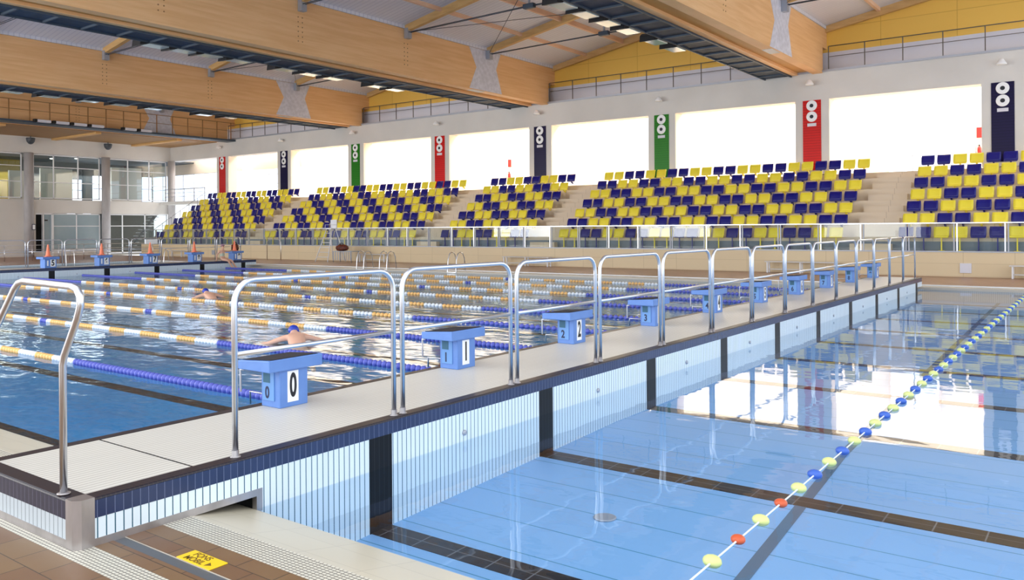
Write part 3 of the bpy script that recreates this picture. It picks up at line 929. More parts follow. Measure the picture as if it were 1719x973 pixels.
# glazing in the two leftmost openings
for x0, x1, nm in ((-59.3, -52.9, 'window_1'),):
    w = MB()
    for z in (4.75, 5.7, 6.5, 6.95): w.box(x0, 43.3, z, x1, 43.36, z + .05)
    for xx in (x0, x0 + 2.1, x0 + 4.2, x1): w.box(xx, 43.29, 4.7, xx + .06, 43.37, 7.0)
    f = struct(w.build(nm, 'mullion'))
    MB().box(x0, 43.32, 4.7, x1, 43.33, 7.0).build('pane', 'daylit', f)
    g = MB().box(x0, 43.25, 6.98, x1, 43.4, 9.4); struct(g.build('wall_window_head', 'cream'))
# upper walkway railing along the gable wall
def gable_rail(x0, x1, n, label):
    t = thing('walkway_railing', label, 'railing', (x0, WY + .12, 9.40), 0, 'railings of the high walkway')
    L = x1 - x0
    MB().tube([(0, 0, 1.12), (L, 0, 1.12)], .022, 6).build('top_rail', 'rail_grey', t)
    MB().tube([(0, 0, .62), (L, 0, .62)], .015, 6).build('mid_rail', 'rail_grey', t)
    for i in range(n + 1):
        MB().box(L * i / n - .02, -.02, 0, L * i / n + .02, .02, 1.12).build('post', 'rail_grey', t)
    return t
gable_rail(-11.4, 3.4, 9, 'thin grey brown railing on the high walkway right of the nearest beam')
gable_rail(-27.5, -13.1, 9, 'thin grey brown railing on the high walkway between the two nearest beams')
gable_rail(-43.4, -29.0, 9, 'thin grey brown railing on the high walkway between second and third beams')
gable_rail(-59.4, -45.0, 9, 'thin grey brown railing on the high walkway at the far left corner')

# ================================================================== ROOF
BT, BB_ = 11.45, 9.25
beam_names = ['nearest', 'second nearest', 'third nearest', 'farthest']
for bi, xc in enumerate((-12.3, -28.2, -44.15, -60.1)):
    xr = xc + .65; y0, y1 = 5, WY + .06
    t = thing('roof_beam', '%s deep laminated timber beam spanning to the wall over the stand' % beam_names[bi], 'beam', (xc, y1, BB_), 0, 'laminated timber roof beams')
    def bb(mb, name, mt, par=t):
        mb.v = [(v[0] - xc, v[1] - y1, v[2] - BB_) for v in mb.v]
        return mb.build(name, mt, par)
    bb(MB().box(xr - .46, y0, BB_, xr, y1, BT).box(xr - .46, y1, 10.5, xr, WY + .76, BT), 'timber_web', 'wood')
    bb(MB().box(xr - 1.45, y0, BB_ + .02, xr - 1.17, y1, BT), 'timber_web', 'wood')
    bb(MB().box(xr - 1.2, y0, BB_ + .14, xr - .44, y1, BT), 'inner_web', 'beam_groove')  # deeper orange timber between the two outer webs
    # zinc splice plates shaped like an hourglass and bolts
    for yc in (35.0,):
        poly = [(yc - 1.45, BB_ + .03), (yc + 1.35, BB_ + .03), (yc + .85, BB_ + 1.3), (yc + 1.25, BT - .01), (yc - 1.45, BT - .01), (yc - .85, BB_ + 1.2)]
        bb(MB().prism(poly, 0, xr - .001, xr + .012), 'splice_plate', 'splice')
    for yb in (28.8, 22.5, 16.3, 10):
        for dy in (0, .22):
            m_ = MB()
            for zz in range(6):
                m_.lathe([(.028, 0), (.028, .008), (.015, .012)], (xr, yb + dy - .11, 9.75 + .2 * zz), 8, axis=(1, 0, 0))
            bb(m_, 'bolt_row', 'rust')
        # rafter shoe
    bb(MB().box(xr - .46, 33.9, BB_ - .012, xr - .02, 34.9, BB_ + .001), 'vent_grille', 'galv')
    # catwalk hung on the left of the beam
    if bi < 3:
        c0 = xr - 1.47; wd = 1.35
        ct = thing('catwalk', 'dark steel service catwalk hung along the left side of the %s beam' % beam_names[bi], 'catwalk', (c0 - wd / 2, y1, BB_ - .05), 0, 'service catwalks under the roof')
        cxx, cyy, czz = c0 - wd / 2, y1, BB_ - .05
        def cc(mb, name, mt):
            mb.v = [(v[0] - cxx, v[1] - cyy, v[2] - czz) for v in mb.v]
            return mb.build(name, mt, ct)
        cc(MB().box(c0 - wd, 5, BB_ + .02, c0, y1, BB_ + .05), 'floor_mesh', 'catwalk_floor')
        for xx in (c0 - .05, c0 - wd):
            cc(MB().box(xx, 5, BB_ - .05, xx + .06, y1, BB_ + .16), 'side_channel', 'dark_steel')
        m_ = 0
        yy = 5.6
        while yy < y1:
            cc(MB().box(c0 - wd, yy - .035, BB_ - .05, c0, yy + .035, BB_ + .02), 'cross_bar', 'dark_steel'); yy += 1.32
        # floodlights on the outer edge
        sets = {0: [22.9, 24.3, 25.8, 27.3, 29.6, 31.3], 1: [11.7, 17.9, 19.1, 20.3, 21.7, 24.2, 25.6, 27.0, 29.9, 31.2], 2: [13.8, 15.2, 17.4, 19.2, 21.1, 23.2, 25.0, 27.0, 30.4, 32.2]}[bi]
        for q, ys in enumerate(sets):
            f = thing('floodlight', 'floodlight under the catwalk of the %s beam, %s from the near end' % (beam_names[bi], ords[q]), 'floodlight', (c0 - wd - .35, ys, BB_ - .03), 0, 'floodlights on the catwalk of the %s beam' % beam_names[bi])
            MB().prism([(-.78, -.12), (-.74, .12), (-.6, .22), (-.42, .2), (-.40, -.02), (-.5, -.06)], 0, -.3, .3).build('housing', 'black', f)
            MB().bbox(-.28, -.40, -.04, .28, .50, .02, .01).build('lamp_glass', 'lamp_glass', f)
            MB().tube([(.3, 0, .05), (.42, 0, .08)], .02, 6).build('bracket', 'dark_steel', f)
# catwalk with brown railing in front of the farthest beam
xr = -60.1 + .65
ct = thing('catwalk', 'service catwalk with brown railing in front of the farthest timber beam', 'catwalk', (xr + .7, WY, BB_ - .12))
def cc(mb, name, mt):
    mb.v = [(v[0] - xr - .7, v[1] - WY, v[2] - BB_ + .12) for v in mb.v]
    return mb.build(name, mt, ct)
cc(MB().box(xr + .05, 0, BB_ - .12, xr + 1.2, WY, BB_ + .02), 'floor_mesh', 'dark_steel')
cc(MB().tube([(xr + 1.15, 0, BB_ + 1.35), (xr + 1.15, WY, BB_ + 1.35)], .025, 6), 'top_rail', 'rust')
cc(MB().tube([(xr + 1.15, 0, BB_ + .72), (xr + 1.15, WY, BB_ + .72)], .018, 6), 'mid_rail', 'rust')
yy = 20.0
while yy < WY:
    cc(MB().box(xr + 1.13, yy - .03, BB_, xr + 1.17, yy + .03, BB_ + 1.35), 'post', 'rust'); yy += 1.28
for q, ys in enumerate([25.9, 27.1, 28.3, 29.5, 31.9, 33.1]):
    f = thing('floodlight', 'white floodlight on the farthest catwalk, %s from the left' % ords[q], 'floodlight', (xr + 1.3, ys, BB_ + .0), 0, 'floodlights on the farthest catwalk')
    MB().bbox(-.1, -.42, -.04, .15, .46, .14, .02).build('lamp_glass', 'white_panel', f)
    MB().bbox(-.12, -.62, -.05, .16, -.42, .15, .02).build('housing', 'black', f)
# rafters, purlins, roof panels
RISE = 1.15
def zslope(xa, xm, xb, x):     # underside of rafters between beams
    return 11.45 + RISE * (1 - abs(x - xm) / (xm - xa))
bays = [(-11.65, 4.0, 'nearest'), (-27.55, -13.1, 'second'), (-43.5, -29.0, 'third'), (-59.45, -44.95, 'fourth')]
for bi, (xa, xb, bn) in enumerate(bays):
    xm = (xa + xb) / 2 if bi else -4.3
    if bi == 0: xb = 2 * xm - xa
    ra = 0
    for yr in (41.5, 35.1, 28.8, 22.5, 16.3, 10.0):
        th = .42
        lab = 'timber roof rafter of the %s bay, %s counting from the wall' % (bn, ords[ra]); ra += 1
        t = thing('rafter', lab, 'rafter', (xm, yr, 11.2), 0, 'roof rafters')
        for sx in (-1, 1):
            x_out = (xa if sx < 0 else xb)
            poly = [(x_out - xm, 11.30 - 11.2), (0, 11.45 + RISE - 11.2), (0, 11.45 + RISE + th - 11.2), (x_out - xm, 11.45 + th * .35 - 11.2)]
            if sx > 0: poly = poly[::-1]
            MB().prism(poly, 1, -.11, .11).build('timber_half', 'wood_dark', t)
            if yr < 41: MB().box(x_out - xm - .02 * sx, -.14, -.22, x_out - xm - .26 * sx, .14, .26).build('steel_shoe', 'galv', t)
        if yr < 41:
            # strut and tension rods
            hub = (0, 0, .16)
            MB().tube([(0, 0, 1.4), (0, 0, .2)], .05, 8).build('strut', 'galv', t)
            MB().bbox(-.28, -.12, .05, .28, .12, .26, .04).build('hub', 'dark_steel', t)
            for sx, xo in ((-1, xa), (1, xb)):
                for dy in (-.06, .06):
                    MB().tube([(xo - xm - sx * .2, dy, .06), (0, dy, .16)], .018, 6).build('tie_rod', 'dark_steel', t)
    for pi, fr_ in enumerate((.17, .34, .51, .68, .85)):
        pass
    px = [xm - 2.45 * q for q in (2, 1)] + [xm] + [xm + 2.45 * q for q in (1, 2)]
    for q, x in enumerate(px):
        zt = 11.45 + RISE * (1 - abs(x - xm) / (xm - xa)) + .36
        o = MB().box(x - .07, 5, zt - .28, x + .07, 41.6, zt).build('purlin', 'purlin', None, True)
        tag(o, 'pale timber purlin under the %s roof bay, %s from its left side' % (bn, ords[q]), 'purlin', 'roof purlins')
    poly = [(xa, 11.45 + .16), (xm, 11.45 + RISE + .40), (xb, 11.45 + .16), (xb, 11.7 + .16), (xm, 11.7 + RISE + .40), (xa, 11.7 + .16)]
    struct(MB().prism(poly, 1, 5, 41.7).build('ceiling_bay', 'roof'))
    # thin wind bracing rods
    if bi < 3:
        o = MB().tube([(xa + .1, 35.1, 11.3), (xm, 28.8, 12.5)], .014, 6).tube([(xa + .1, 28.8, 11.3), (xm, 35.1, 12.5)], .014, 6).build('bracing_rods', 'dark_steel', None, True)
        tag(o, 'thin crossed steel bracing rods under the %s roof bay' % bn, 'bracing')
for xc in (-12.3, -28.2, -44.15, -60.1):
    struct(MB().box(xc - .85, 5, 11.46, xc + .7, 41.7, 11.6).build('ceiling_over_beam', 'roof'))
# low boarded ceiling between the farthest beam and the end wall
g = MB().box(LX - .1, 5, BB_ - .02, -60.85, WY + .8, BB_ + .2); struct(g.build('ceiling_low', 'soffit_wood'))
for q, yy in enumerate((18, 24.5, 31, 37.5)):
    o = MB().box(LX, yy - .2, BB_ - .16, -60.85, yy + .2, BB_ - .02).build('ceiling_rib', 'wood_dark'); struct(o)

# ================================================================== GLAZED END WALL
Y1 = WY
g = MB().box(LX - .3, 10, 7.98, LX, Y1, 9.3); struct(g.build('wall_end_top', 'white'))
g = MB().box(LX - .3, 10, 3.35, LX, Y1, 4.42); struct(g.build('wall_end_band', 'white'))
g = MB().box(LX - .3, 10, 0, LX, 29.6, 3.35); struct(g.build('wall_end_base', 'white'))
cols = [22.9, 29.05, 35.05]
for q, yc in enumerate(cols):
    o = MB().lathe([(.33, 0), (.33, 8.0)], (LX + .12, yc, 0), 24).build('round_column', 'column', None, True)
    tag(o, 'round bare concrete column of the end wall, %s' % ['beyond the left edge', 'left of the dark doorway', 'between the frosted glazing and the stair window'][q], 'column', 'round concrete columns')
o = MB().lathe([(.32, 0), (.32, 8.0)], (LX + .3, Y1 - .1, 0), 24).build('round_column', 'column', None, True)
tag(o, 'round bare concrete column in the corner of end wall and stand wall', 'column', 'round concrete columns')
# upper windows
def window(n, ya, yb, z0, z1, vs, hs, x=LX - .12, pane='window_glass'):
    f = MB(); w = .045
    f.box(x - .04, ya, z0, x + .04, yb, z0 + .08).box(x - .04, ya, z1 - .08, x + .04, yb, z1)
    for v in [ya] + vs + [yb - .08]: f.box(x - .04, v, z0, x + .04, v + .08, z1)
    for h in hs: f.box(x - .035, ya, h, x + .035, yb, h + .06)
    o = struct(f.build('window_%d' % n, 'mullion'))
    MB().box(x - .008, ya, z0, x + .008, yb, z1).build('window_pane', pane, o)
    return o
window(2, 23.3, 28.65, 4.5, 7.95, [25.0, 26.8], [5.75, 6.95])
window(3, 29.45, 34.65, 4.5, 7.95, [30.95, 32.85], [5.75, 6.95])
window(4, 35.45, 40.55, 4.5, 7.95, [37.0, 38.9], [5.75, 6.95])
window(5, 30.9, 34.65, 0.4, 3.33, [32.7], [2.31], pane='frosted')
window(6, 35.45, 40.6, 0.05, 3.33, [36.5, 38.5], [2.31])
g = MB().box(LX - .3, 29.6, 0, LX - .05, 34.7, .4); struct(g.build('wall_end_plinth', 'white'))
d = struct(MB().box(LX - .3, 29.50, 0, LX - .02, 29.6, 3.3).box(LX - .3, 30.12, 0, LX - .02, 30.22, 3.3).box(LX - .3, 30.80, 0, LX - .02, 30.92, 3.3).box(LX - .3, 29.5, 3.25, LX - .02, 30.9, 3.35).build('door_2', 'mullion'))
MB().box(LX - .28, 29.6, 0, LX - .26, 30.12, 3.25).build('dark_opening', 'void', d)
MB().box(LX - .2, 30.22, 0, LX - .16, 30.8, 3.25).build('door_leaf', 'frosted', d)
MB().bbox(LX - .12, 30.3, 2.75, LX - .02, 30.5, 2.85, .01).build('door_handle', 'black', d)
# rooms behind the glass
g = MB().box(-76, 15, 4.3, LX - .3, 44, 4.42); struct(g.build('floor_foyer', 'foyer_floor'))
g = MB().box(-76, 15, 7.98, LX - .3, 44, 8.1); struct(g.build('ceiling_foyer', 'foyer_dark'))
g = MB().box(-75.1, 15, 4.4, -75, 31.5, 8); struct(g.build('wall_foyer', 'foyer_yellow'))
g = MB().box(-75.1, 31.5, 4.4, -75, 43.4, 8); struct(g.build('wall_foyer_rear', 'foyer_dark'))
g = MB().box(-72.6, 29.6, 4.42, -72.4, 30.7, 6.9).box(-72.6, 25.0, 4.42, -72.4, 26.4, 6.7); struct(g.build('wall_foyer_screen', 'foyer_white'))
g = MB().box(-72.6, 32.0, 4.42, -72.4, 34.6, 7.2).box(-72.6, 38.0, 4.42, -72.4, 40.8, 7.6); struct(g.build('wall_foyer_partition', 'foyer_white'))
for q, (yy, za, zb) in enumerate(((35.6, 4.6, 6.5), (42.2, 4.7, 7.0), (38.6, 4.6, 6.9))):
    f = struct(MB().box(-74.98, yy - 1.0, za, -74.9, yy + 1.0, zb).build('window_%d' % (7 + q), 'daylit'))
    MB().box(-74.9, yy - .03, za, -74.86, yy + .03, zb).box(-74.9, yy - 1, (za + zb) / 2, -74.86, yy + 1, (za + zb) / 2 + .05).build('glazing_bar', 'black', f)
for q, (x, yy) in enumerate(((-71, 27.6), (-71, 30.3), (-71.5, 32.5), (-70, 33.8))):
    o = MB().lathe([(.14, 0), (.14, .04), (.10, .045)], (x, yy, 7.93), 16, axis=(0, 0, 1)).build('downlight', 'downlight', None, True)
    tag(o, 'round lit downlight in the dark foyer ceiling, %s from the left' % ords[q], 'lamp', 'foyer downlights')
g = MB().box(-76, 28, 0, -75.9, 44, 4.3); struct(g.build('wall_stair_hall', 'foyer_dark'))
g = MB().box(-76, 28, -.1, LX, 44, 0); struct(g.build('floor_stair_hall', 'foyer_floor'))
for q, yy in enumerate((36.1, 37.5)):
    f = struct(MB().box(-75.88, yy - .35, .4, -75.8, yy + .35, 3.6).build('window_%d' % (12 + q), 'daylit'))
t = thing('staircase', 'open staircase with pale treads seen through the lower end window', 'staircase', (-70.2, 38.4, 0))
MB().bar((0, 0, .3), (0, 3.2, 4.2), .08, .25).build('stringer', 'dark_steel', t)
for i in range(14):
    MB().box(-1.1, .05 + .23 * i, .32 + .28 * i, .3, .30 + .23 * i, .38 + .28 * i).build('tread', 'white_panel', t)
# balcony between end wall and stand
g = MB().box(LX, 39.9, 4.15, SX0, 46, 4.42); struct(g.build('floor_balcony', 'white'))
g = MB().box(LX, 43.4, 4.42, -60.9, 43.5, 7.0)
w = MB()
for z in (4.5, 5.7, 7.0): w.box(-75, 43.4, z, -60.9, 43.46, z + .07)
for i in range(9): w.box(-75 + 1.7 * i, 43.39, 4.42, -74.92 + 1.7 * i, 43.47, 7.05)
f = struct(w.build('window_11', 'mullion')); MB().box(-75, 43.43, 4.42, -60.9, 43.44, 7.0).build('window_pane', 'daylit', f)
g = MB().box(-75, 43.38, 7.05, -60.9, 43.5, 9.4); struct(g.build('wall_balcony_head', 'cream'))
t = thing('balcony_railing', 'steel railing on the balcony beside the corner column and top seats', 'railing', (LX + .7, 39.95, 4.42))
L = SX0 - LX - .7
for z in (.4, .72, 1.06): MB().tube([(0, 0, z), (L, 0, z)], .02, 6).build('rail_bar', 'galv', t)
for i in range(5): MB().tube([(L * i / 4, 0, 0), (L * i / 4, 0, 1.06)], .025, 6).build('post', 'galv', t)
t = thing('stair_railing', 'steel handrail stepping down the left end of the grandstand', 'railing', (SX0 + .05, 34.6, .93))
pts = [(0, 0, 1.05)] + [(0, .8 + SK * k, 1.05 + .515 * k) for k in range(7)]
MB().tube(pts, .02, 6).build('handrail', 'galv', t)
for k in range(7): MB().tube([(0, .8 + SK * k, .515 * k - .0), (0, .8 + SK * k, 1.05 + .515 * k)], .02, 6).build('post', 'galv', t)
for q, yy in enumerate((29.05, 35.05)):
    t = thing('loudspeaker', 'dark grey dome loudspeaker hanging under the boarded ceiling, %s' % ['left one', 'right one'][q], 'loudspeaker', (LX + .5, yy, 8.72), 0, 'dome loudspeakers')
    MB().lathe([(.0, -.32), (.14, -.28), (.27, -.12), (.32, .12), (.30, .18), (.05, .2)], (0, 0, .2), 20).build('dome', 'speaker_grey', t)
    MB().tube([(0, 0, .38), (0, 0, .52)], .03, 8).build('stem', 'speaker_grey', t)
o = MB().bbox(LX + .50, 29.1, 2.05, LX + .54, 29.35, 2.5, .01).build('column_sign', 'ink_blue', None, True)
tag(o, 'small blue and white sign on the column left of the dark doorway', 'sign')
c_ = MB().box(.021, -.09, .05, .026, .09, .4).build('sign_face', 'sign_white', o)

# ================================================================== DECK FURNITURE
def bench(x, y, w, label, rz=0, back=False, grp='poolside benches'):
    t = thing('bench', label, 'bench', (x, y, 0), rz, grp)
    MB().bbox(-w / 2, -.18, .43, w / 2, .18, .47, .008).build('seat', 'bench_paint', t)
    MB().box(-w / 2 + .1, -.04, .12, w / 2 - .1, .04, .16).build('stretcher', 'bench_paint', t)
    for sx in (-1, 0, 1) if w > 2.2 else (-1, 1):
        for sy in (-1, 1):
            MB().box(sx * (w / 2 - .1) - .025, sy * .13 - .025, 0, sx * (w / 2 - .1) + .025, sy * .13 + .025, .43).build('leg', 'white_paint', t)
    return t
bench(-10.6, 34.05, 2.9, 'long pale bench by the stand wall behind blocks 6 to 8')
bench(-24.3, 34.05, 2.9, 'long pale bench by the stand wall beyond the second guard rail hoop')
bench(-1.8, 34.05, 3.0, 'long pale bench by the stand wall at the right edge')
bench(-54.9, 34.05, 3.6, 'long pale bench by the stand wall between the cones')
bench(-35.3, 34.05, 2.2, 'low pale bench right of the folding cart, near the ladder')
# cart with bag
t = thing('cart', 'grey metal rail cart with slats behind the pool ladder', 'cart', (-36.5, 33.0, 0))
MB().box(-.8, -.3, .62, .8, .3, .66).build('top', 'galv', t)
for sx in (-1, 1):
    for sy in (-1, 1): MB().tube([(sx * .77, sy * .27, 0), (sx * .77, sy * .27, .64)], .02, 8).build('leg', 'galv', t)
for i in range(9): MB().box(-.75 + .18 * i, -.31, .12, -.70 + .18 * i, -.29, .62).build('slat', 'galv', t)
bag = MB()
rb = random.Random(3)
bag.lathe([(.05, 0), (.26, .03), (.34, .14), (.30, .28), (.16, .36), (.02, .38)], (0, 0, 0), 14)
bag.v = [(v[0] * 1.5 + rb.uniform(-.03, .03), v[1] * .8 + rb.uniform(-.02, .02), v[2] + rb.uniform(-.02, .02) * (v[2] > .01)) for v in bag.v]
t = thing('sports_bag', 'red brown bag lying on the grey cart', 'bag', (-36.8, 33.0, .66))
bag.build('body', 'bag', t)
MB().tube([(-.2, 0, .3), (-.1, -.05, .45), (.1, -.05, .45), (.2, 0, .3)], .02, 6).build('handle', 'black', t)
# bag on the far bulkhead behind cone 9
t = thing('sports_bag', 'dark red and black bag on the block behind the rightmost cone', 'bag', (-39.06, 27.33, DZ + .50))
bag2 = MB().lathe([(.08, 0), (.14, .03), (.17, .15), (.15, .3), (.05, .36)], (0, 0, 0), 12)
bag2.v = [(v[0] * .45 + rb.uniform(-.02, .02), v[1] * 1.4 + rb.uniform(-.04, .04), v[2] + rb.uniform(-.03, .03)) for v in bag2.v]
bag2.build('body', 'bag', t)
MB().tube([(0, -.15, .32), (0, -.08, .46), (0, .08, .46), (0, .15, .32)], .02, 6).build('handle', 'black', t)
# lifeguard chair
t = thing('lifeguard_chair', 'tall white lifeguard chair standing against the stand wall', 'lifeguard chair', (-38.0, 33.2, 0))
for sx in (-1, 1):
    MB().tube([(sx * .55 - .0, -.75, 0), (sx * .24, -.12, 1.95)], .024, 8).build('leg', 'white_paint', t)
    MB().tube([(sx * .55 - .0, .65, 0), (sx * .24, .16, 1.95)], .024, 8).build('leg', 'white_paint', t)
for q in range(6):
    s_ = q / 6.5; z = .3 + q * .28; xx = .55 - .31 * z / 1.95; yy = -.75 + .63 * z / 1.95
    MB().tube([(-xx, yy, z), (xx, yy, z)], .018, 8).build('rung', 'white_paint', t)
MB().bbox(-.27, -.2, 1.93, .27, .24, 1.98, .01).build('seat', 'white_paint', t)
MB().bbox(-.27, .2, 1.98, .27, .26, 2.5, .02).build('backrest', 'white_paint', t)
for sx in (-1, 1): MB().tube([(sx * .27, .2, 2.2), (sx * .27, -.2, 2.2), (sx * .27, -.2, 1.95)], .016, 6).build('armrest', 'white_paint', t)
# pool ladders
def ladder(x, y, rz, label, w=.5):
    t = thing('pool_ladder', label, 'pool ladder', (x, y, 0), rz, 'steel pool ladders')
    for sx in (-1, 1):
        pts = [(sx * w / 2, .55, 0), (sx * w / 2, .50, .55), (sx * w / 2, .38, .78), (sx * w / 2, .2, .84), (sx * w / 2, .03, .76), (sx * w / 2, -.06, .5), (sx * w / 2, -.10, 0), (sx * w / 2, -.10, -.5)]
        MB().tube(pts, .021, 8).build('handrail', 'steel', t)
    for z in (-.05, -.35): MB().box(-w / 2, -.14, z - .02, w / 2, -.06, z).build('rung', 'steel', t)
    return t
ladder(-30.6, PY1 + .1, 0, 'steel pool ladder at the far edge below the bag cart')
ladder(-29.0, PY1 + .1, 0, 'steel pool ladder at the far edge, just right of the ladder below the cart')
ladder(-24.6, PY1 + .1, 0, 'steel pool ladder at the far edge above starting block 1')
ladder(-48.5, PY1 + .1, 0, 'steel pool ladder behind the far bulkhead between the cones')
ladder(-51.9, 24.6, PI / 2, 'steel pool ladder on the far left deck behind the cone on block 6')
# vents in the stand wall
o = MB().bbox(-4.92, 34.40, .14, -4.54, 34.45, .50, .01).build('wall_vent', 'white_panel', None, True); tag(o, 'small square white vent cover in the cream wall right of the walkway', 'vent')
o = MB().bbox(-51.9, 34.40, .2, -51.6, 34.45, .52, .01).build('wall_vent', 'galv', None, True); tag(o, 'small grey vent cover in the cream wall between the cones', 'vent')
# handrail gate by the stand front
t = thing('handrail_hoop', 'steel handrail hoop by the stand wall right of the far bulkhead', 'railing', (-44.6, 33.6, 0))
MB().tube([(0, 0, 0), (0, 0, 1.15), (.2, 0, 1.3), (1.2, 0, 1.3), (1.4, 0, 1.15), (1.4, 0, 0)], .022, 8).build('hoop', 'steel', t)
# rails on the far side deck
t = thing('deck_railing', 'low steel railing on the deck in front of the white end wall', 'railing', (-58.5, 20.2, 0))
for z in (.4, .72, 1.02): MB().tube([(0, 0, z), (0, 17, z)], .018, 6).build('rail_bar', 'steel', t)
for i in range(11): MB().tube([(0, 1.7 * i, 0), (0, 1.7 * i, 1.02)], .022, 6).build('post', 'steel', t)

# ================================================================== PEOPLE
def skin_body(name, joints, edges, radii, mt, parent, root, lev=2):
    me = bpy.data.meshes.new(name); me.from_pydata(joints, edges, []); me.update()
    o = bpy.data.objects.new(name, me); COL.objects.link(o)
    me.materials.append(M[mt])
    md = o.modifiers.new('skin', 'SKIN')
    if not me.skin_vertices:
        me.skin_vertices.new() if hasattr(me.skin_vertices, 'new') else None
    return o


def person_mesh(name, joints, edges, radii, mt, parent, root=0):
    bm = bmesh.new()
    lay = bm.verts.layers.skin.verify()
    vs = []
    for i, j in enumerate(joints):
        v = bm.verts.new(j); vs.append(v)
        r = radii[i]; v[lay].radius = r if isinstance(r, tuple) else (r, r)
        v[lay].use_root = (i == root)
    for a, b in edges: bm.edges.new((vs[a], vs[b]))
    me = bpy.data.meshes.new(name); bm.to_mesh(me); bm.free()
    tmp = bpy.data.objects.new(name, me); COL.objects.link(tmp)
    tmp.modifiers.new('skin', 'SKIN').use_smooth_shade = True
    s = tmp.modifiers.new('sub', 'SUBSURF'); s.levels = 2; s.render_levels = 2
    dg = bpy.context.evaluated_depsgraph_get(); dg.update()
    me2 = bpy.data.meshes.new_from_object(tmp.evaluated_get(dg))
    bpy.data.objects.remove(tmp)
    me2.materials.clear(); me2.materials.append(M[mt])
    for p in me2.polygons: p.use_smooth = True
    o = bpy.data.objects.new(name, me2); COL.objects.link(o)
    if parent: o.parent = parent
    return o


def hand(base, d, side, joints, edges, radii, wrist, s=1.0, spread=(0, 0, 1)):
    """palm with four fingers and a thumb; d = pointing direction, side = palm width direction"""
    d, side = Vector(d).normalized(), Vector(side).normalized(); nrm = d.cross(side)
    b = Vector(base)
    palm = len(joints); joints.append(tuple(b + d * .055 * s)); radii.append((.034 * s, .016 * s)); edges.append((wrist, palm))
    for k, (o_, l) in enumerate(((-.028, .062), (-.010, .072), (.009, .068), (.026, .054))):
        k0 = len(joints); p = b + d * .085 * s + side * o_ * s
        joints.append(tuple(p)); radii.append(.0095 * s); edges.append((palm, k0))
        joints.append(tuple(p + d * l * .5 * s + nrm * .008)); radii.append(.0088 * s); edges.append((k0, k0 + 1))
        joints.append(tuple(p + d * l * .95 * s + nrm * .022)); radii.append(.0075 * s); edges.append((k0 + 1, k0 + 2))
    k0 = len(joints)
    joints.append(tuple(b + d * .035 * s - side * .042 * s)); radii.append(.011 * s); edges.append((palm, k0))
    joints.append(tuple(b + d * .075 * s - side * .062 * s)); radii.append(.009 * s); edges.append((k0, k0 + 1))


def head_parts(t, hc, face, cap_mat, r=.105):
    """head lies in the body mesh; here cap, nose, ears, eyes"""
    hc = Vector(hc); face = Vector(face).normalized(); side = face.cross(Vector((0, 0, 1))).normalized()
    up = side.cross(face)
    m_ = MB()
    prof = [(r * 1.02 * math.cos(a), r * 1.12 * math.sin(a)) for a in [x * PI / 16 for x in range(0, 8)]] + [(.002, r * 1.12)]
    m_.lathe(prof, hc + up * .015 - face * .012, 18, axis=tuple(up * .93 - face * .36))
    m_.build('swim_cap', cap_mat, t)


# woman sitting on the edge of the far bulkhead beside block 9
t = thing('person', 'person in pale patterned swimsuit sitting on the far bulkhead beside the rightmost cone', 'person', (-38.40, 26.15, DZ))
J = [(-.13, 0, .10), (-.12, 0, .26), (-.11, 0, .42), (-.10, 0, .53), (-.09, .01, .62), (-.07, .02, .71), (-.06, .02, .80),
     # legs
     (-.02, -.09, .09), (.34, .06, .03), (.36, .30, -.34), (.44, .36, -.40),
     (-.02, .09, .09), (.34, .26, .03), (.36, .50, -.34), (.44, .58, -.40),
     # right arm resting on the block (towards +y), left arm propped
     (-.10, .17, .52), (-.16, .42, .50), (-.20, .66, .54),
     (-.10, -.17, .52), (-.22, -.26, .28), (-.20, -.27, .05)]
E = [(0, 1), (1, 2), (2, 3), (3, 4), (4, 5), (5, 6), (0, 7), (7, 8), (8, 9), (9, 10), (0, 11), (11, 12), (12, 13), (13, 14), (3, 15), (15, 16), (16, 17), (3, 18), (18, 19), (19, 20)]
R_ = [(.15, .12), (.12, .09), (.14, .10), (.10, .07), .05, .075, .09, .085, .062, .048, .035, .085, .062, .048, .035, .052, .038, .028, .052, .038, .028]
hand(J[17], (-.2, 1, -.05), (1, .2, 0), J, E, R_, 17)
hand(J[20], (.2, -.3, -.25), (0, 1, 0), J, E, R_, 20)
person_mesh('body', J, E, R_, 'skin', t)
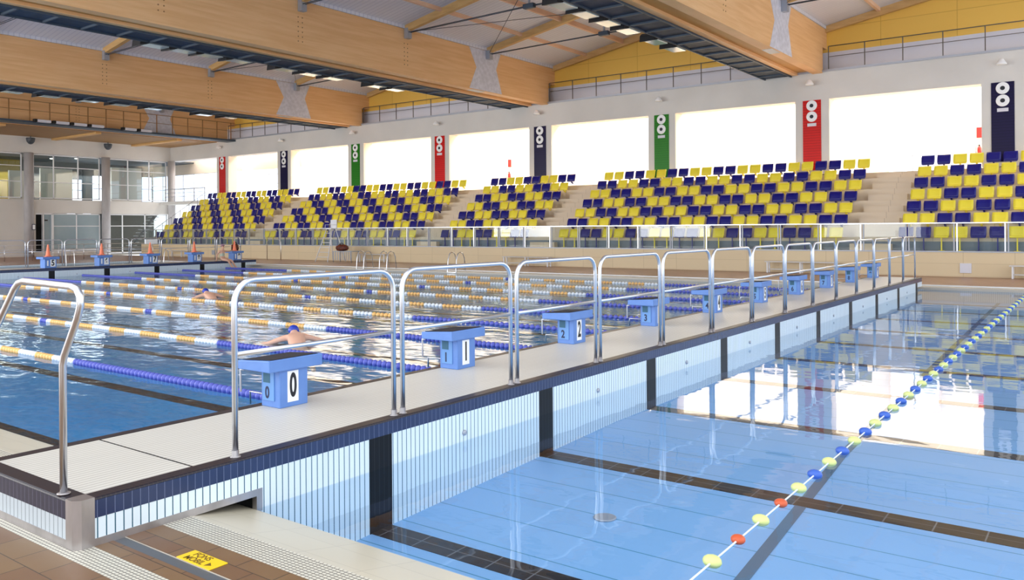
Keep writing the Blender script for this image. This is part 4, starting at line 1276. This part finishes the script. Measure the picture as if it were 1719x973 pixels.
SJ = [(-.13, 0, .10), (-.12, 0, .24), (-.11, 0, .40), (-.105, 0, .50)]
person_mesh('swimsuit', SJ, [(0, 1), (1, 2), (2, 3)], [(.165, .135), (.133, .103), (.150, .112), (.09, .08)], 'swimsuit', t)
head_parts(t, (-.065, .02, .77), (1, .3, 0), 'cap_mauve')
MB().lathe([(.012, 0), (.010, .02), (.003, .03)], (.022, .045, .765), 8, axis=(1, .3, -.2)).build('nose', 'skin', t)


# swimmer in the lane: shoulders and back out of the water
def swimmer(loc, rz, label, cap, s=1.0):
    t = thing('person', label, 'person', loc, rz)
    # swims towards +x (local), belly down
    J = [(-.62, 0, -.14), (-.40, 0, -.06), (-.18, 0, .03), (.02, 0, .09), (.14, 0, .12), (.25, 0, .14), (.34, 0, .13),
         (-.64, -.10, -.15), (-1.05, -.12, -.22), (-1.45, -.10, -.26), (-1.6, -.1, -.28), (-.64, .10, -.15), (-1.05, .12, -.20), (-1.45, .12, -.24), (-1.6, .12, -.27),
         (.02, .21, .07), (.10, .46, -.02), (.30, .62, -.06),
         (.02, -.21, .07), (.08, -.48, -.02), (.26, -.66, -.06)]
    E = [(0, 1), (1, 2), (2, 3), (3, 4), (4, 5), (5, 6), (0, 7), (7, 8), (8, 9), (9, 10), (0, 11), (11, 12), (12, 13), (13, 14), (3, 15), (15, 16), (16, 17), (3, 18), (18, 19), (19, 20)]
    R_ = [(.15, .12), (.13, .10), (.17, .11), (.13, .09), .06, .085, .09, .085, .06, .045, .035, .085, .06, .045, .035, .058, .042, .03, .058, .042, .03]
    hand(J[17], (1, .4, 0), (0, 1, 0), J, E, R_, 17)
    hand(J[20], (1, -.4, 0), (0, 1, 0), J, E, R_, 20)
    person_mesh('body', J, E, R_, 'skin', t)
    head_parts(t, (.30, 0, .15), (1, 0, .1), cap, .1)
    return t
swimmer((-11.95, 9.6, WL + .02), math.radians(148), 'swimmer in a blue cap, bare back above water, just beyond starting block 0', 'cap_blue')
swimmer((-22.2, 14.6, WL), math.radians(165), 'distant swimmer low in the water near the centre of the lane pool', 'cap_blue')
